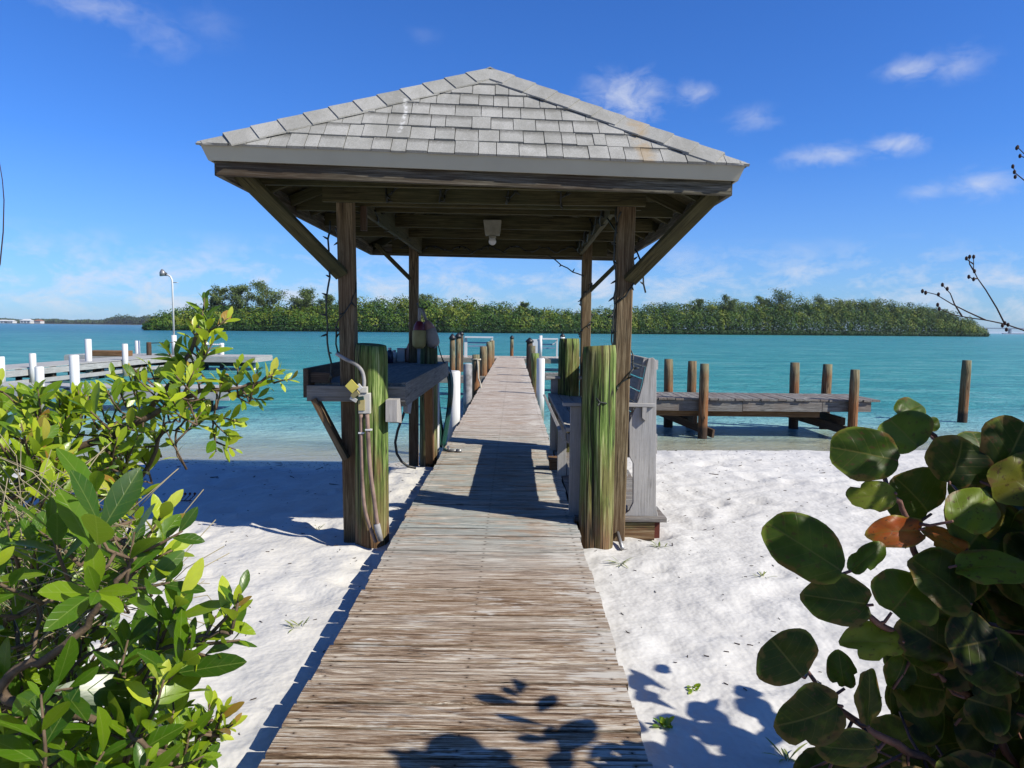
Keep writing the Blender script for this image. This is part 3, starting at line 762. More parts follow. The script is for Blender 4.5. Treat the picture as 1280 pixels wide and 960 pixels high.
# joists from eave to eave
EZ = 2.62
for (y, h) in ((5.52, .10), (6.62, .13), (7.60, .13), (8.45, .13)):
    pbar('joist', (-1.98, y, EZ + .085), (1.42, y, EZ + .055), .042, h)
# outline of the roof
FL = V((-2.085, 4.85, 2.787)); FR = V((1.571, 5.03, 2.725)); BL = V((-2.085, 10.3, 2.785)); BR = V((1.571, 10.3, 2.74))
AF = V((-.21, 5.80, 3.60)); AB = V((-.21, 9.4, 3.60))
def inset(p, dx, dy, dz): return V((p.x + (dx if p.x < 0 else -dx), p.y + (dy if p.y < 7 else -dy), p.z + dz))
# fascia boards behind the drip edge
cor = [inset(p, .075, .085 if p is FL else .095, -.137) for p in (FL, FR, BR, BL)]
for i in range(4):
    a, b_ = cor[i], cor[(i+1) % 4]
    pbar('fascia_board', a, b_, .035, .10, 'fascia', lab='weathered fascia board with peeling dark patches' if i == 0 else None)
# drip edge: slanting white metal strip
for i, (a, b_) in enumerate(((FL, FR), (FR, BR), (BR, BL), (BL, FL))):
    m = MB()
    def dn(p): return inset(p, .035, .04, -.095)
    ia, ib = dn(a), dn(b_)
    ia2, ib2 = inset(a, .05, .055, -.095), inset(b_, .05, .055, -.095)
    it, jt = inset(a, .012, .015, -.002), inset(b_, .012, .015, -.002)
    m.add([a, b_, ib, ia, it, jt, ib2, ia2], [(3, 2, 1, 0), (0, 1, 5, 4), (4, 5, 6, 7), (2, 3, 7, 6), (0, 4, 7, 3), (1, 2, 6, 5)])
    m.build('drip_edge', M['gutter'], pav)
# sheathing (closed thin roof solid)
m = MB()
top = [V(p) + V((0, 0, 0)) for p in (inset(FL, .02, .02, 0), inset(FR, .02, .02, 0), inset(BR, .02, .02, 0), inset(BL, .02, .02, 0), AF, AB)]
bot = [p + V((0, 0, -.03)) for p in (inset(FL, .06, .06, 0), inset(FR, .06, .06, 0), inset(BR, .06, .06, 0), inset(BL, .06, .06, 0), AF + V((0, .03, 0)), AB - V((0, .03, 0)))]
fs = [(0, 1, 4), (1, 2, 5, 4), (2, 3, 5), (3, 0, 4, 5)]
m.add(top + bot, fs + [tuple(reversed([i + 6 for i in f])) for f in fs] + [(0, 6, 7, 1), (1, 7, 8, 2), (2, 8, 9, 3), (3, 9, 6, 0)])
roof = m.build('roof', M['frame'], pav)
# rafters
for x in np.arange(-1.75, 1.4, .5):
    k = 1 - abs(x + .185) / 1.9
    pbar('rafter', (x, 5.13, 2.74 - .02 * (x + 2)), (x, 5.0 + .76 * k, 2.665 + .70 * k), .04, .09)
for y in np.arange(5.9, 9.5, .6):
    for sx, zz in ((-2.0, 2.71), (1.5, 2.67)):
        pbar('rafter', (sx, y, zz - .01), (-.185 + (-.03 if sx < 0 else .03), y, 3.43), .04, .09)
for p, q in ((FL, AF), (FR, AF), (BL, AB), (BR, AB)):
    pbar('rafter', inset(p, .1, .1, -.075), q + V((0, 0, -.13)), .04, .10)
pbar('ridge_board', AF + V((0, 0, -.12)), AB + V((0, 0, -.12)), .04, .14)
# braces
pbar('brace', (XPL - .02, YF - .06, 2.02), (-1.97, 5.17, 2.70), .05, .115, 'frame', (0, -1, 1))
pbar('brace', (XPR + .03, YF - .06, 2.00), (1.50, 5.25, 2.65), .05, .115, 'frame', (0, -1, 1))
pbar('brace', (-1.36, YB, 2.22), (-1.80, YB - .08, 2.66), .05, .12, 'frame', (0, -1, 0))
pbar('brace', (.99, YB, 2.10), (1.50, YB - .1, 2.62), .05, .13, 'frame', (0, -1, 0))
pbar('brace', (-1.27, YF + .1, 2.40), (-1.27, YF + .1, 2.60), .05, .06, 'dark', (0, -1, 0))

def clip(poly, a, b_, c):   # keep a*u+b*v<=c
    out = []
    for i in range(len(poly)):
        p, q = poly[i], poly[(i+1) % len(poly)]
        dp, dq = a*p[0]+b_*p[1]-c, a*q[0]+b_*q[1]-c
        if dp <= 0: out.append(p)
        if (dp < 0 < dq) or (dq < 0 < dp):
            t = dp / (dp - dq); out.append((p[0]+(q[0]-p[0])*t, p[1]+(q[1]-p[1])*t))
    return out
def shingle_face(P0, P1, Q0, Q1, expo=.162):
    """eave P0->P1, top Q0->Q1"""
    u = (P1 - P0); L = u.length; u.normalize(); nrm = u.cross(((Q0 + Q1) / 2 - P0)).normalized(); v = nrm.cross(u)
    if nrm.z < 0: nrm = -nrm
    def uv(p): d = p - P0; return (d.dot(u), d.dot(v))
    q0, q1 = uv(Q0), uv(Q1); Hh = q0[1]
    mb = MB(); rows = int(math.ceil(Hh / expo))
    for r in range(rows):
        v0 = r * expo - .012; v1 = min(Hh, (r + 1) * expo + .03)
        x = -U(.05, .3)
        while x < L:
            w = U(.085, .19); lift = .008 if U(0, 1) < .45 else .002; dv = U(-.004, .004)
            poly = [(x + .003, v0 + dv), (x + w - .002, v0 + dv), (x + w - .002, v1), (x + .003, v1)]
            # hips: from (0,0) to q0 and (L,0) to q1
            poly = clip(poly, -q0[1], q0[0], 0.0)
            poly = clip(poly, q1[1], (L - q1[0]), q1[1] * L) if poly else poly
            poly = clip(poly, 0, 1, Hh) if poly else poly
            if len(poly) > 2:
                rn = U(0, 1) * .6 + (.0 if lift > .01 else .4)
                tp = []; bt = []
                for (a, b_) in poly:
                    k = 1 - (b_ - v0) / (v1 - v0)
                    h = .004 + lift * .9 + .011 * k
                    base = P0 + u * a + v * b_
                    tp.append(base + nrm * h); bt.append(base + nrm * .001)
                n = len(poly); vs = tp + bt
                sgn = (tp[1]-tp[0]).cross(tp[2]-tp[1]).dot(nrm)
                fs = [tuple(range(n))] + [(i, n+i, n+(i+1) % n, (i+1) % n) for i in range(n)]
                mb.add(vs, fs, [(a, (b_ - v0) / (v1 - v0), 1.0) for (a, b_) in poly] * 2, rn)
            x += w
    return mb
faces = [(FL, FR, AF, AF), (FR, BR, AF, AB), (BR, BL, AB, AB), (BL, FL, AB, AF)]
allm = MB()
for f in faces:
    m = shingle_face(*f); o_ = len(allm.v)
    allm.v += m.v; allm.g += m.g; allm.r += m.r; allm.sm += m.sm; allm.f += [tuple(i + o_ for i in q) for q in m.f]
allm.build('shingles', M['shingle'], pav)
def caps(p, q, n1, n2, expo=.178, w=.155, lab=None):
    d = (q - p); L = d.length; d.normalize(); mb = MB()
    n = int(L / expo)
    e = L / n
    s1 = n1.cross(d).normalized(); s2 = n2.cross(d).normalized()
    # side directions: down each slope
    if s1.dot(V((0, 0, 1))) > 0: s1 = -s1
    if s2.dot(V((0, 0, 1))) > 0: s2 = -s2
    for i in range(n):
        ww = w * U(.94, 1.06)
        a = p + d * (e * i - (.025 if i else -.01)); b_ = p + d * (e * (i + 1) + .02)
        if i == n - 1: b_ = q
        nn = (n1 + n2).normalized()
        la, lb = .034, .024
        vs = []
        for (pt, l) in ((a, la), (b_, lb)):
            if i == 0: l *= .6
            tw_ = ww * (.25 if (i == 0 and pt is a) else (.8 if i == 0 else 1))
            for sgn, s_, ni in ((-1, s1, n1), (0, None, nn), (1, s2, n2)):
                vs.append(pt + (s_ * tw_ if s_ else V((0, 0, 0))) + ni * l)
        vs2 = [V(x) - nn * .010 for x in vs]
        mb.add(vs + vs2, [(0, 1, 4, 3), (1, 2, 5, 4), (6, 9, 10, 7), (7, 10, 11, 8), (0, 6, 7, 1), (1, 7, 8, 2), (3, 4, 10, 9), (4, 5, 11, 10), (0, 3, 9, 6), (2, 8, 11, 5)], [(0, 0, 0)] * 12, U(.2, 1))
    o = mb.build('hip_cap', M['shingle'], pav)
def fn(f):
    n_ = (f[1] - f[0]).cross(f[3] - f[0]); n_.normalize(); return n_ if n_.z > 0 else -n_
N = [fn((FL, FR, AF, AF)), fn((FR, BR, AB, AF)), fn((BR, BL, AB, AB)), fn((BL, FL, AF, AB))]
caps(FL, AF, N[3], N[0]); caps(FR, AF, N[0], N[1]); caps(BR, AB, N[1], N[2]); caps(BL, AB, N[2], N[3])
caps(AB, AF + V((0, -.03, 0)), N[1], N[3])

# lamp
lt = thing('ceiling_lamp', 'small white lamp holder with a round bulb hanging under the pavilion roof', 'lamp', (-.23, 7.5, 2.5))
c = V((-.235, 7.55, 2.64))
b = MB(); vs = []
for z, w in ((c.z + .06, .092), (c.z - .085, .074)):
    vs += [(c.x-w, c.y-w, z), (c.x+w, c.y-w, z), (c.x+w, c.y+w, z), (c.x-w, c.y+w, z)]
b.add(vs, [(0, 1, 2, 3), (7, 6, 5, 4), (0, 4, 5, 1), (1, 5, 6, 2), (2, 6, 7, 3), (3, 7, 4, 0)]); b.build('housing', M['oldwhite'], lt, bevel=.006)
b = MB(); b.tube([c + V((0, 0, -.085)), c + V((0, 0, -.12))], .035, 12); b.build('socket', M['oldwhite'], lt)
b = MB(); b.tube([c + V((0, 0, -.11)) + V((0, 0, -.078 * (1 - math.cos(q)) / 2)) for q in np.linspace(0, PI, 9)], [.038 * math.sin(max(.05, min(PI - .05, q))) + .001 for q in np.linspace(0, PI, 9)], 14); b.build('bulb', M['white'], lt)

# string lights
def lights(paths, label, drop=.0):
    b = MB()
    for pts in paths:
        pts = [V(p) for p in pts]
        # smooth & jitter
        fine = []
        for i in range(len(pts)-1):
            n = max(2, int((pts[i+1]-pts[i]).length / .07))
            for k in range(n):
                p = pts[i].lerp(pts[i+1], k / n); fine.append(p + V((U(-.012, .012), U(-.012, .012), U(-.012, .012))))
        fine.append(pts[-1])
        b.tube(fine, .0075, 4)
        for i in range(1, len(fine)-1):
            if i % 2 == 0:
                d = V((U(-1, 1), U(-1, .2), U(-.8, .4))).normalized()
                b.tube([fine[i], fine[i] + d * .03, fine[i] + d * .055], [.009, .008, .002], 5)
    o = b.build('string_lights', M['wire']); tag(o, label, 'string lights', 'dark strings of little lights on the pavilion'); return o
def spiral(x, y, r, z0, z1, turns, ph=0):
    return [V((x + r * (math.cos(a) if abs(math.cos(a)) < .7 else math.copysign(.75, math.cos(a))) * 1.25, y + r * math.sin(a) * 1.3, z0 + (z1 - z0) * k)) for k in np.linspace(0, 1, int(turns * 10)) for a in [ph + turns * 2 * PI * k]]
lights([spiral(XPR, YF, .085, .75, 2.55, 2.5, 1), [(XPR - .1, YF - .07, 2.6), (XPR - .095, YF - .07, 2.0), (XPR - .1, YF - .06, 1.3), (XPR - .12, YF - .07, .95), (.80, YF - .18, .98), (.73, 5.71, 1.0), (.66, 5.71, 1.05)]], 'string of lights wound round the right front post')
lights([[(XPL - .11, YF - .1, 2.45), (XPL - .10, YF - .15, 2.0), (XPL - .13, YF - .15, 1.7), (XPL - .10, YF - .12, 1.3), (XPL - .12, YF - .12, 1.15)], spiral(XPL, YF, .085, 1.3, 2.4, 1.2, 2)], 'string of lights hanging loose beside the left front post')
lights([[(x + dx, YF - .138, 2.79 - dz) for x in (-.98, -.55, .0, .42) for (dx, dz) in ((-.06, 0), (-.06, .20), (-.05, .15), (.0, .10), (.04, .05), (.12, 0))]], 'strings of lights looped in short swags over the front beam')
lights([[(-1.33 + .42 * math.sin(k * PI) * 0, YB + .0, 0) for k in (0, 1)]] if False else [[(x, YB - .06, 2.62 + .04 * math.sin(i * 1.7)) for i, x in enumerate(np.linspace(-1.5, .9, 26))], [(.45, YB - .05, 2.55), (.6, YB - .05, 2.42), (.76, YB - .05, 2.33), (.90, YB - .08, 2.28)], spiral(.94, YB, .075, 1.3, 2.2, 2)], 'string of lights along the rear beam and right rear post')
lights([[(XPL + .135, y, 2.66 + .10 * math.sin(i * 1.6)) for i, y in enumerate(np.linspace(6.3, 9.3, 22))]], 'string of lights along the left inside beam')
lights([[(XPR - .14, y, 2.64 + .10 * math.sin(i * 1.6)) for i, y in enumerate(np.linspace(6.3, 9.3, 22))], [(XPR - .13, 6.2, 2.55), (XPR - .05, 6.1, 2.35), (XPR + .1, 6.0, 2.25), (XPR + .13, 5.95, 2.05), (XPR + .16, 5.95, 1.9)]], 'string of lights along the right inside beam')

# ================================================================== WORK TABLE
tb = thing('cleaning_table', 'grey weathered fish cleaning table fixed beside the left pavilion posts', 'table', (-1.3, 7.8, 0))
TX0, TX1, TY0, TY1, TZ = -1.68, -.91, 5.98, 9.75, 1.13
b = MB()
for i in range(5):
    x = TX0 + .02 + (TX1 - TX0 - .04) * (i + .5) / 5
    b.bar((x, TY0, TZ - .018), (x, TY1, TZ - .018), (TX1 - TX0 - .04) / 5 - .005, .036)
b.build('tabletop', M['bluewood'] if 'bluewood' in M else M['grey'], tb)
pbar('apron', (TX1 + .002, TY0 - .04, TZ - .09), (TX1 + .002, TY1, TZ - .09), .04, .20, 'grey', par=tb)
pbar('apron', (TX0 - .02, TY0 - .065, TZ - .085), (TX1 + .02, TY0 - .065, TZ - .085), .04, .13, 'grey', par=tb)
pbar('apron', (TX0 - .02, TY1 + .03, TZ - .09), (TX1 + .02, TY1 + .03, TZ - .09), .04, .19, 'grey', par=tb)
pbar('back_board', (TX0 - .03, TY0 - .08, TZ - .0), (TX0 - .03, TY1, TZ + .0), .04, .24, 'dark', par=tb)
pbar('end_board', (TX0 - .0, TY0 - .02, TZ + .045), (TX0 + .16, TY0 - .02, TZ + .045), .04, .085, 'dark', par=tb)
pbar('bracket', (TX1 - .10, TY0 - .36, TZ - .26), (TX1 - .10, TY0 + .4, TZ - .26), .10, .19, 'benchl', par=tb) if False else None
b = MB(); b.prism([(5.72, .84), (5.72, 1.015), (5.96, 1.015), (5.96, .80)], 0, -1.02, -.93); b.build('bracket', M['bench'], tb)
b = MB(); b.prism([(6.05, .88), (6.05, 1.02), (6.4, 1.02), (6.2, .85)], 0, -.93, -.89); b.build('bracket', M['bench'], tb)
pbar('brace', (-1.64, YF - .1, 1.0), (-1.38, YF - .1, .50), .045, .12, 'post', (0, -1, 0), par=tb)
pbar('brace', (-.97, 8.2, 1.0), (-1.06, 9.15, -.10), .10, .13, 'orange', (0, 1, .3), par=tb)
pbar('leg', (-1.10, 9.2, -.4), (-1.10, 9.2, 1.03), .09, .09, 'post', (0, 1, 0), par=tb) if False else None
# shelf things at the far end
def jar(name, c, r, h, mat, capm, label):
    t = thing(name, label, name.replace('_', ' '), c, None)
    b = MB(); x, y, z = c; b.tube([(x, y, z), (x, y, z + h * .7), (x, y, z + h * .85)], [r, r, r * .5], 14); b.build('body', M[mat], t)
    b = MB(); b.tube([(x, y, z + h * .85), (x, y, z + h)], r * .5, 12); b.build('cap', M[capm], t)
ZS = TZ + .12
jar('bottle', (-1.60, 9.28, TZ), .045, .20, 'navy', 'white', 'dark blue bottle with a white cap on the rear rim of the table')
jar('tub', (-1.60, 9.62, TZ + .001), .05, .16, 'white', 'whitep', 'small round white tub at the far end of the table')
b = MB(); b.box((-1.50, 9.60, TZ + .09), (.10, .10, .175)); b.box((-1.50, 9.60, TZ + .182), (.11, .11, .012))
tag(b.build('carton', M['whitep'], bevel=.004), 'square white carton left of the rear post on the table', 'carton')
b = MB(); b.tube([(-1.41, 9.62, TZ), (-1.41, 9.62, TZ + .05), (-1.40, 9.62, TZ + .15), (-1.40, 9.62, TZ + .23), (-1.40, 9.62, TZ + .25)], [.04, .06, .055, .02, .015], 12)
tag(b.build('float', M['salmon']), 'salmon pink float leaning by the left rear post', 'float')

# hanging buoys
def buoy(c, ax, s, label, mt='foam', mm='maroon', stick=.35):
    ax = V(ax).normalized(); c = V(c)
    t = thing('buoy', label, 'buoy', c, 'lobster buoys hanging at the left rear post')
    def lathe(prof, mat, nm):
        b = MB(); b.tube([c + ax * (h * s) for h, r in prof], [max(.002, r * s) for h, r in prof], 20); b.build(nm, M[mat], t)
    lathe([(-.20, .015), (-.195, .055), (-.16, .085), (-.08, .092), (.03, .090), (.042, .080)], mt, 'float_body')
    lathe([(.030, .079), (.045, .082), (.10, .070), (.15, .045), (.16, .03)], mm, 'painted_band')
    lathe([(.15, .022), (.33, .020), (.335, .01)], 'conduit', 'spindle_top')
    lathe([(-.20, .020), (-.2 - stick, .018)], 'conduit', 'spindle')
    b = MB(); b.tube([c + ax * (.32 * s), c + V((-.02, .08, .36 * s)), c + V((-.05, .16, .40 * s))], .006, 6); b.build('cord', M['wire'], t)
buoy((-1.185, 9.02, 1.52), (.02, 0, 1), .95, 'upright hanging buoy with a maroon band and long stick')
buoy((-1.06, 9.10, 1.53), (-.34, .1, 1), .95, 'tilted faded buoy hanging to the right of the upright one', 'foamw', 'salmon', .02)
b = MB()
for i in range(5):
    b.tube([(-.99 + .01*i, 9.3, 1.42 - .04*i), (-.95 + .01*i, 9.25, 1.28 - .03*i), (-.89 + .004*i, 9.2, 1.14)], .006, 5)
tag(b.build('net', M['black']), 'black netting slung from the dark piling down to the table corner', 'net')

# electric box and conduits on the left piling
eb = thing('electric_box', 'open cream electric box with yellow covers on the left green piling', 'electric box', (-1.17, 5.7, .8))
YE = 5.70
def pe(x, y, Y=YE): return P(x, y, Y)
b = MB(); c = (pe(456, 504)); b.box((c.x, YE, c.z), (.092, .05, .165)); b.build('housing', M['cream'], eb, bevel=.005)
b = MB(); b.box((pe(453, 506).x, YE - .028, pe(453, 506).z), (.05, .012, .085)); b.build('outlet', M['tan'], eb, bevel=.002)
b = MB(); b.box((pe(455, 487).x, YE - .01, pe(455, 487).z), (.06, .05, .05)); b.build('connector', M['cream'], eb, bevel=.004)
def flap(x, y, w, h, rz, mat, dy=0):
    b = MB(); c = pe(x, y, YE - .05 - dy); u = V((math.cos(rz), -.25, math.sin(rz))).normalized(); b.bar(c - u * w/2, c + u * w/2, .012, h, (-math.sin(rz), 0, math.cos(rz))); b.build('cover', M[mat], eb, bevel=.002)
flap(440, 483, .085, .075, -.75, 'yellow'); flap(444, 493, .07, .035, .6, 'tan', .01); flap(451, 498, .05, .03, .2, 'hose'); flap(442, 499, .06, .03, -.5, 'cream'); flap(449, 484, .045, .04, -.8, 'white', -.01)
def conduit(pix, Y, r, mat, label, clamps=()):
    t = thing('conduit', label, 'conduit', P(pix[0][0], pix[0][1], Y), 'conduits on the left green piling')
    pts = [V(P(x, y, Y if not isinstance(Y, (list, tuple)) else Y)) for x, y in pix]
    b = MB(); 
    fine = []
    for i in range(len(pts)-1):
        p0 = pts[max(0, i-1)]; p1 = pts[i]; p2 = pts[i+1]; p3 = pts[min(len(pts)-1, i+2)]
        for k in range(6):
            q = k/6; fine.append(.5*((2*p1) + (-p0+p2)*q + (2*p0-5*p1+4*p2-p3)*q*q + (-p0+3*p1-3*p2+p3)*q**3))
    fine.append(pts[-1]); b.tube(fine, r, 10); b.build('pipe', M[mat], t)
    for (x, y) in clamps:
        b = MB(); c = P(x, y, Y - .0); b.bar(c - V((r*1.5, 0, 0)), c + V((r*1.5, 0, 0)), r*2.4, .012); b.build('clamp', M['white'], t)
conduit([(420, 442), (432, 449), (444, 455), (452, 463), (455, 474), (455, 484)], YE + .0, .0145, 'conduit', 'grey flexible conduit curving from the post to the electric box')
conduit([(451, 518), (452, 560), (453, 600), (456, 635), (463, 660), (470, 678)], YE - .02, .015, 'pink', 'left of the two pinkish conduits below the electric box', [(452, 541)])
conduit([(459, 518), (461, 560), (463, 590), (467, 620), (471, 650), (475, 668)], YE - .035, .0165, 'pink', 'right of the two pinkish conduits below the electric box', [(461, 537)])
b = MB(); b.tube([P(471, 655, YE - .036), P(473, 664, YE - .036), P(476, 676, YE - .036)], [.026, .026, .022], 12); tag(b.build('pipe_sleeve', M['conduit']), 'short grey pipe sleeve at the foot of the left green piling', 'pipe')

# hoses
b = MB()
for i in range(9):
    a0 = U(-.02, .02); cx = -.975 + U(-.02, .02); y0 = 9.95 + i * .018; pts = []
    for q in np.linspace(0, 2*PI, 26):
        pts.append((cx + .085 * math.cos(q) + .03 * math.sin(q * 2), y0 + .05 * math.sin(q), .50 + a0 + (.55 + U(-.008, .008) + .02 * math.sin(i)) * math.sin(q)))
    b.tube(pts, .017, 6)
b.tube([(-.97, 9.9, -.02), (-.93, 9.6, -.03), (-.90, 9.3, .02), (-.86, 9.2, .02)], .015, 6)
tag(b.build('garden_hose', M['hose']), 'green garden hose coiled over the standpipe', 'hose')
t = thing('standpipe', 'white pipe tap with a pinkish top holding the green hose', 'standpipe', (-1.0, 9.85, -.5))
b = MB(); b.tube([(-1.045, 9.85, -.7), (-1.045, 9.85, 1.0)], .03, 12); b.build('pipe', M['white'], t)
b = MB(); b.tube([(-1.045, 9.85, .86), (-1.045, 9.85, 1.06)], .042, 12); b.build('collar', M['pink'], t)
b = MB(); b.tube([(-1.045, 9.85, 1.0), (-.98, 9.85, 1.03), (-.90, 9.85, 1.02), (-.88, 9.85, .97)], .018, 8); b.build('tap', M['metal'], t)
b = MB(); pts = [P(508, 507, 8.6), P(503, 522, 8.6), P(497, 538, 8.6), P(494, 553, 8.6), P(496, 567, 8.6), P(502, 577, 8.6), P(510, 583, 8.6), P(520, 585, 8.6)]
b.tube(pts, .016, 8); tag(b.build('black_hose', M['black']), 'thin black hose looping down from under the table to the sand', 'hose')
b = MB(); b.tube([(-.86, 9.22, .015), (-.79, 9.16, .02), (-.72, 9.15, .02)], .018, 8); b.tube([(-.82, 9.18, .02), (-.84, 9.28, .05)], .016, 8); b.tube([(-.72, 9.15, .02), (-.66, 9.14, .02)], .026, 8)
tag(b.build('hose_nozzle', M['metal']), 'metal hose nozzle lying on the left edge of the planks', 'nozzle')

# ================================================================== BENCH
bn = thing('bench', 'tall grey slatted bench with a curved back facing the walkway', 'bench', (.85, 7.8, 0))
Y0, Y1 = 6.10, 9.42
def bx(x, y): p = P(x, y, Y0); return (p.x, p.z)
panel = [bx(*q) for q in [(820, 452), (816.5, 447), (810, 448), (807, 460), (803, 480), (798, 498), (792, 513), (786, 528), (786, 569), (791, 579), (791, 628), (786, 638), (778, 648.5), (822, 650), (819.5, 632)]]
panel = [(x, max(0.0, z)) for x, z in panel]
for (ya, yb_) in ((Y0 - .02, Y0 + .02), (7.74, 7.78), (Y1 - .04, Y1)):
    b = MB(); b.prism(panel, 1, ya, yb_); b.build('end_panel', M['bench'], bn, bevel=.004)
curve = [bx(*q) for q in [(786.5, 528), (792, 513), (798, 498), (803, 480), (807, 460), (810, 448)]]
# six back slats following the curve
def cpt(k):
    k *= 5; i = min(4, int(k)); f = k - i; return V((curve[i][0]*(1-f) + curve[i+1][0]*f, 0, curve[i][1]*(1-f) + curve[i+1][1]*f))
for i in range(6):
    a, c2 = cpt(i/6 + .008), cpt((i+1)/6 - .012); mid = (a + c2) / 2; d = (c2 - a); w = d.length; d.normalize(); nn = V((d.z, 0, -d.x))
    b = MB(); off = nn * -.016
    b.bar(mid + off + V((0, Y0 + .0 + .022, 0)), mid + off + V((0, Y1 - .04, 0)), w, .028, nn); b.build('back_slat', M['bench'], bn)
# seat
sx0, sx1, sz = .445, 1.0, .735
for i in range(4):
    w = (sx1 - sx0) / 4; x = sx0 + w * (i + .5)
    b = MB(); b.bar((x, Y0 - .0, sz - .012 * i), (x, Y1 - .02, sz - .012 * i), w - .010, .035, (.08, 0, 1)); b.build('seat_slat', M['bench'], bn)
b = MB(); b.bar((sx0 - .022, Y0 - .01, sz - .052), (sx0 - .022, Y1 - .02, sz - .052), .03, .115, (-.45, 0, 1)); b.build('seat_slat', M['bench'], bn)
for (ya) in (Y0 - .0, 7.76, Y1 - .03):
    b = MB(); b.prism([(sx0 + .01, sz - .03), (1.05, sz - .07), (1.05, sz - .24), (.62, sz - .20), (sx0 + .02, sz - .11)], 1, ya + .025, ya + .065); b.build('seat_bracket', M['bench'], bn, bevel=.004)
    b = MB(); b.bar((.535, ya + .01, 0), (.535, ya + .01, .94 if ya != 7.76 else .66), .095, .045, (0, 1, 0)); b.build('front_leg', M['bench'], bn)
    b = MB(); b.bar((.60, ya + .05, .03), (1.0, ya + .05, .03), .045, .09); b.build('foot_rail', M['bench'], bn)
for ya in (Y0 + .0, Y1 - .05):
    b = MB(); b.bar((.42, ya, .962), (1.195, ya, .962), .12, .03); b.build('armrest', M['bench'], bn, bevel=.004)
    b = MB(); b.prism([(1.09, .945), (1.125, .945), (1.125, .825), (1.09, .855)], 1, ya - .058, ya - .022); b.build('arm_bracket', M['bench'], bn)
b = MB(); b.bar((1.225, Y0 + .03, .62), (1.225, Y1 - .04, .62), .03, .17); b.build('rear_rail', M['bench'], bn)
b = MB(); b.bar((1.215, Y0 + .03, 1.30), (1.215, Y1 - .04, 1.30), .03, .08); b.build('rear_rail', M['bench'], bn)
b = MB(); b.box((.50, 8.15, .045), (.16, .20, .09)); b.box((.50, 8.15, .11), (.18, .22, .035)); tag(b.build('wood_block', M['orange']), 'small stack of wood blocks on the planks beneath the bench front', 'block')
b = MB(); b.tube([P(772, 666, 5.95), P(778, 686, 5.75)], .016, 10); tag(b.build('pipe_stub', M['metal']), 'short bent metal pipe stub in the sand by the right post', 'pipe')

# ================================================================== OLD DOCK (right)
od = thing('old_dock', 'low weathered plank dock standing in the shallows to the right', 'dock', (5.2, 16, ZW))
DY0, DY1, DXa, DXb, DZ = 15.35, 16.75, 2.55, 7.75, .15
b = MB(); x = DXa
while x < DXb:
    b.bar((x + .09, DY0 - .06 + U(-.03, .03), DZ - .02 + U(-.006, .006)), (x + .09, DY1 + U(-.03, .03), DZ - .02), .168, .042); x += .182
b.build('decking', M['old'], od)
pbar('fascia_board', (DXa, DY0, DZ - .16), (4.9, DY0, DZ - .165), .05, .23, 'old', par=od)
pbar('fascia_board', (4.91, DY0 - .005, DZ - .16), (6.6, DY0, DZ - .16), .05, .22, 'old', par=od)
pbar('fascia_board', (6.61, DY0, DZ - .155), (DXb - .1, DY0 + .005, DZ - .15), .05, .22, 'old', par=od)
pbar('fascia_board', (DXa, DY1 - .02, DZ - .16), (DXb - .1, DY1 - .02, DZ - .16), .05, .22, 'old', par=od)
pbar('stringer', (DXa, DY0 + .12, DZ - .33), (6.6, DY0 + .12, DZ - .33), .08, .14, 'orange', par=od)
pbar('stringer', (DXa, DY1 - .2, DZ - .33), (6.9, DY1 - .2, DZ - .33), .08, .14, 'dark', par=od)
for x in (4.03, 7.2): pbar('cross_beam', (x - .12, DY0 - .0, DZ - .47), (x - .12, DY1, DZ - .47), .09, .16, 'dark', par=od)
pbar('cross_brace', (6.1, 16.9, DZ - .38), (7.35, 15.05, DZ - .72), .06, .18, 'dark', par=od)
pbar('cross_brace', (3.3, 16.9, DZ - .42), (4.25, 15.15, DZ - .74), .06, .18, 'dark', par=od)
for (x, y, top, l) in ((4.03, 15.2, .88, 'front piling near the left end of the old dock, greenish above and orange below'), (7.20, 15.2, .79, 'front piling near the right end of the old dock, orange brown'),
                       (3.70, 16.95, .90, 'rear piling leftmost behind the old dock'), (4.20, 16.92, .86, 'rear piling second from the left behind the old dock'),
                       (6.66, 16.95, .85, 'rear piling third from the left behind the old dock'), (7.33, 16.92, .82, 'rear piling furthest right behind the old dock')):
    piling(x, y, .098 if y < 16 else .11, top, -1.9, M['pilb'], l, 'pilings of the old dock', lean=(U(-.02, .02), 0), n=24)
piling(11.57, 18.5, .115, .89, -2.0, M['pilb'], 'lone brown piling standing in open water right of the old dock', lean=(.02, 0))

# ================================================================== NEIGHBOUR'S DOCK (left)
nd = thing('neighbour_dock', 'pale plank dock of the neighbours on the left running out to a wide end', 'dock', (-17.6, 28, ZW))
def deckslab(x0, x1, y0, y1, z, nm):
    b = MB()
    if abs(x1-x0) > abs(y1-y0):
        x = x0
        while x < x1: b.bar((x + .09, y0, z - .02), (x + .09, y1, z - .02), .17, .04); x += .18
    else:
        y = y0
        while y < y1: b.bar((x0, y + .09, z - .02), (x1, y + .09, z - .02), .17, .04); y += .18
    b.build(nm, M['palewood'], nd)
M['palewood'] = m_wood('pale_dock_wood', (.25, .25, .24), (.46, .46, .44), (.62, .62, .60), None, 0, .5)
ZN = .02
deckslab(-19.0, -17.2, 12.5, 36.0, ZN, 'walkway')
deckslab(-22.5, -13.0, 36.0, 38.6, ZN + .0, 'end_platform')
deckslab(-21, -7.4, 18.7, 19.9, ZN - .08, 'side_platform')
def nb(name, p0, p1, w, t, mat='palewood'):
    pbar(name, p0, p1, w, t, mat, par=nd)
nb('edge_board', (-17.18, 12.5, ZN - .17), (-17.18, 36, ZN - .17), .05, .22)
nb('edge_board', (-17.15, 12.5, ZN - .50), (-17.15, 36, ZN - .50), .06, .16)
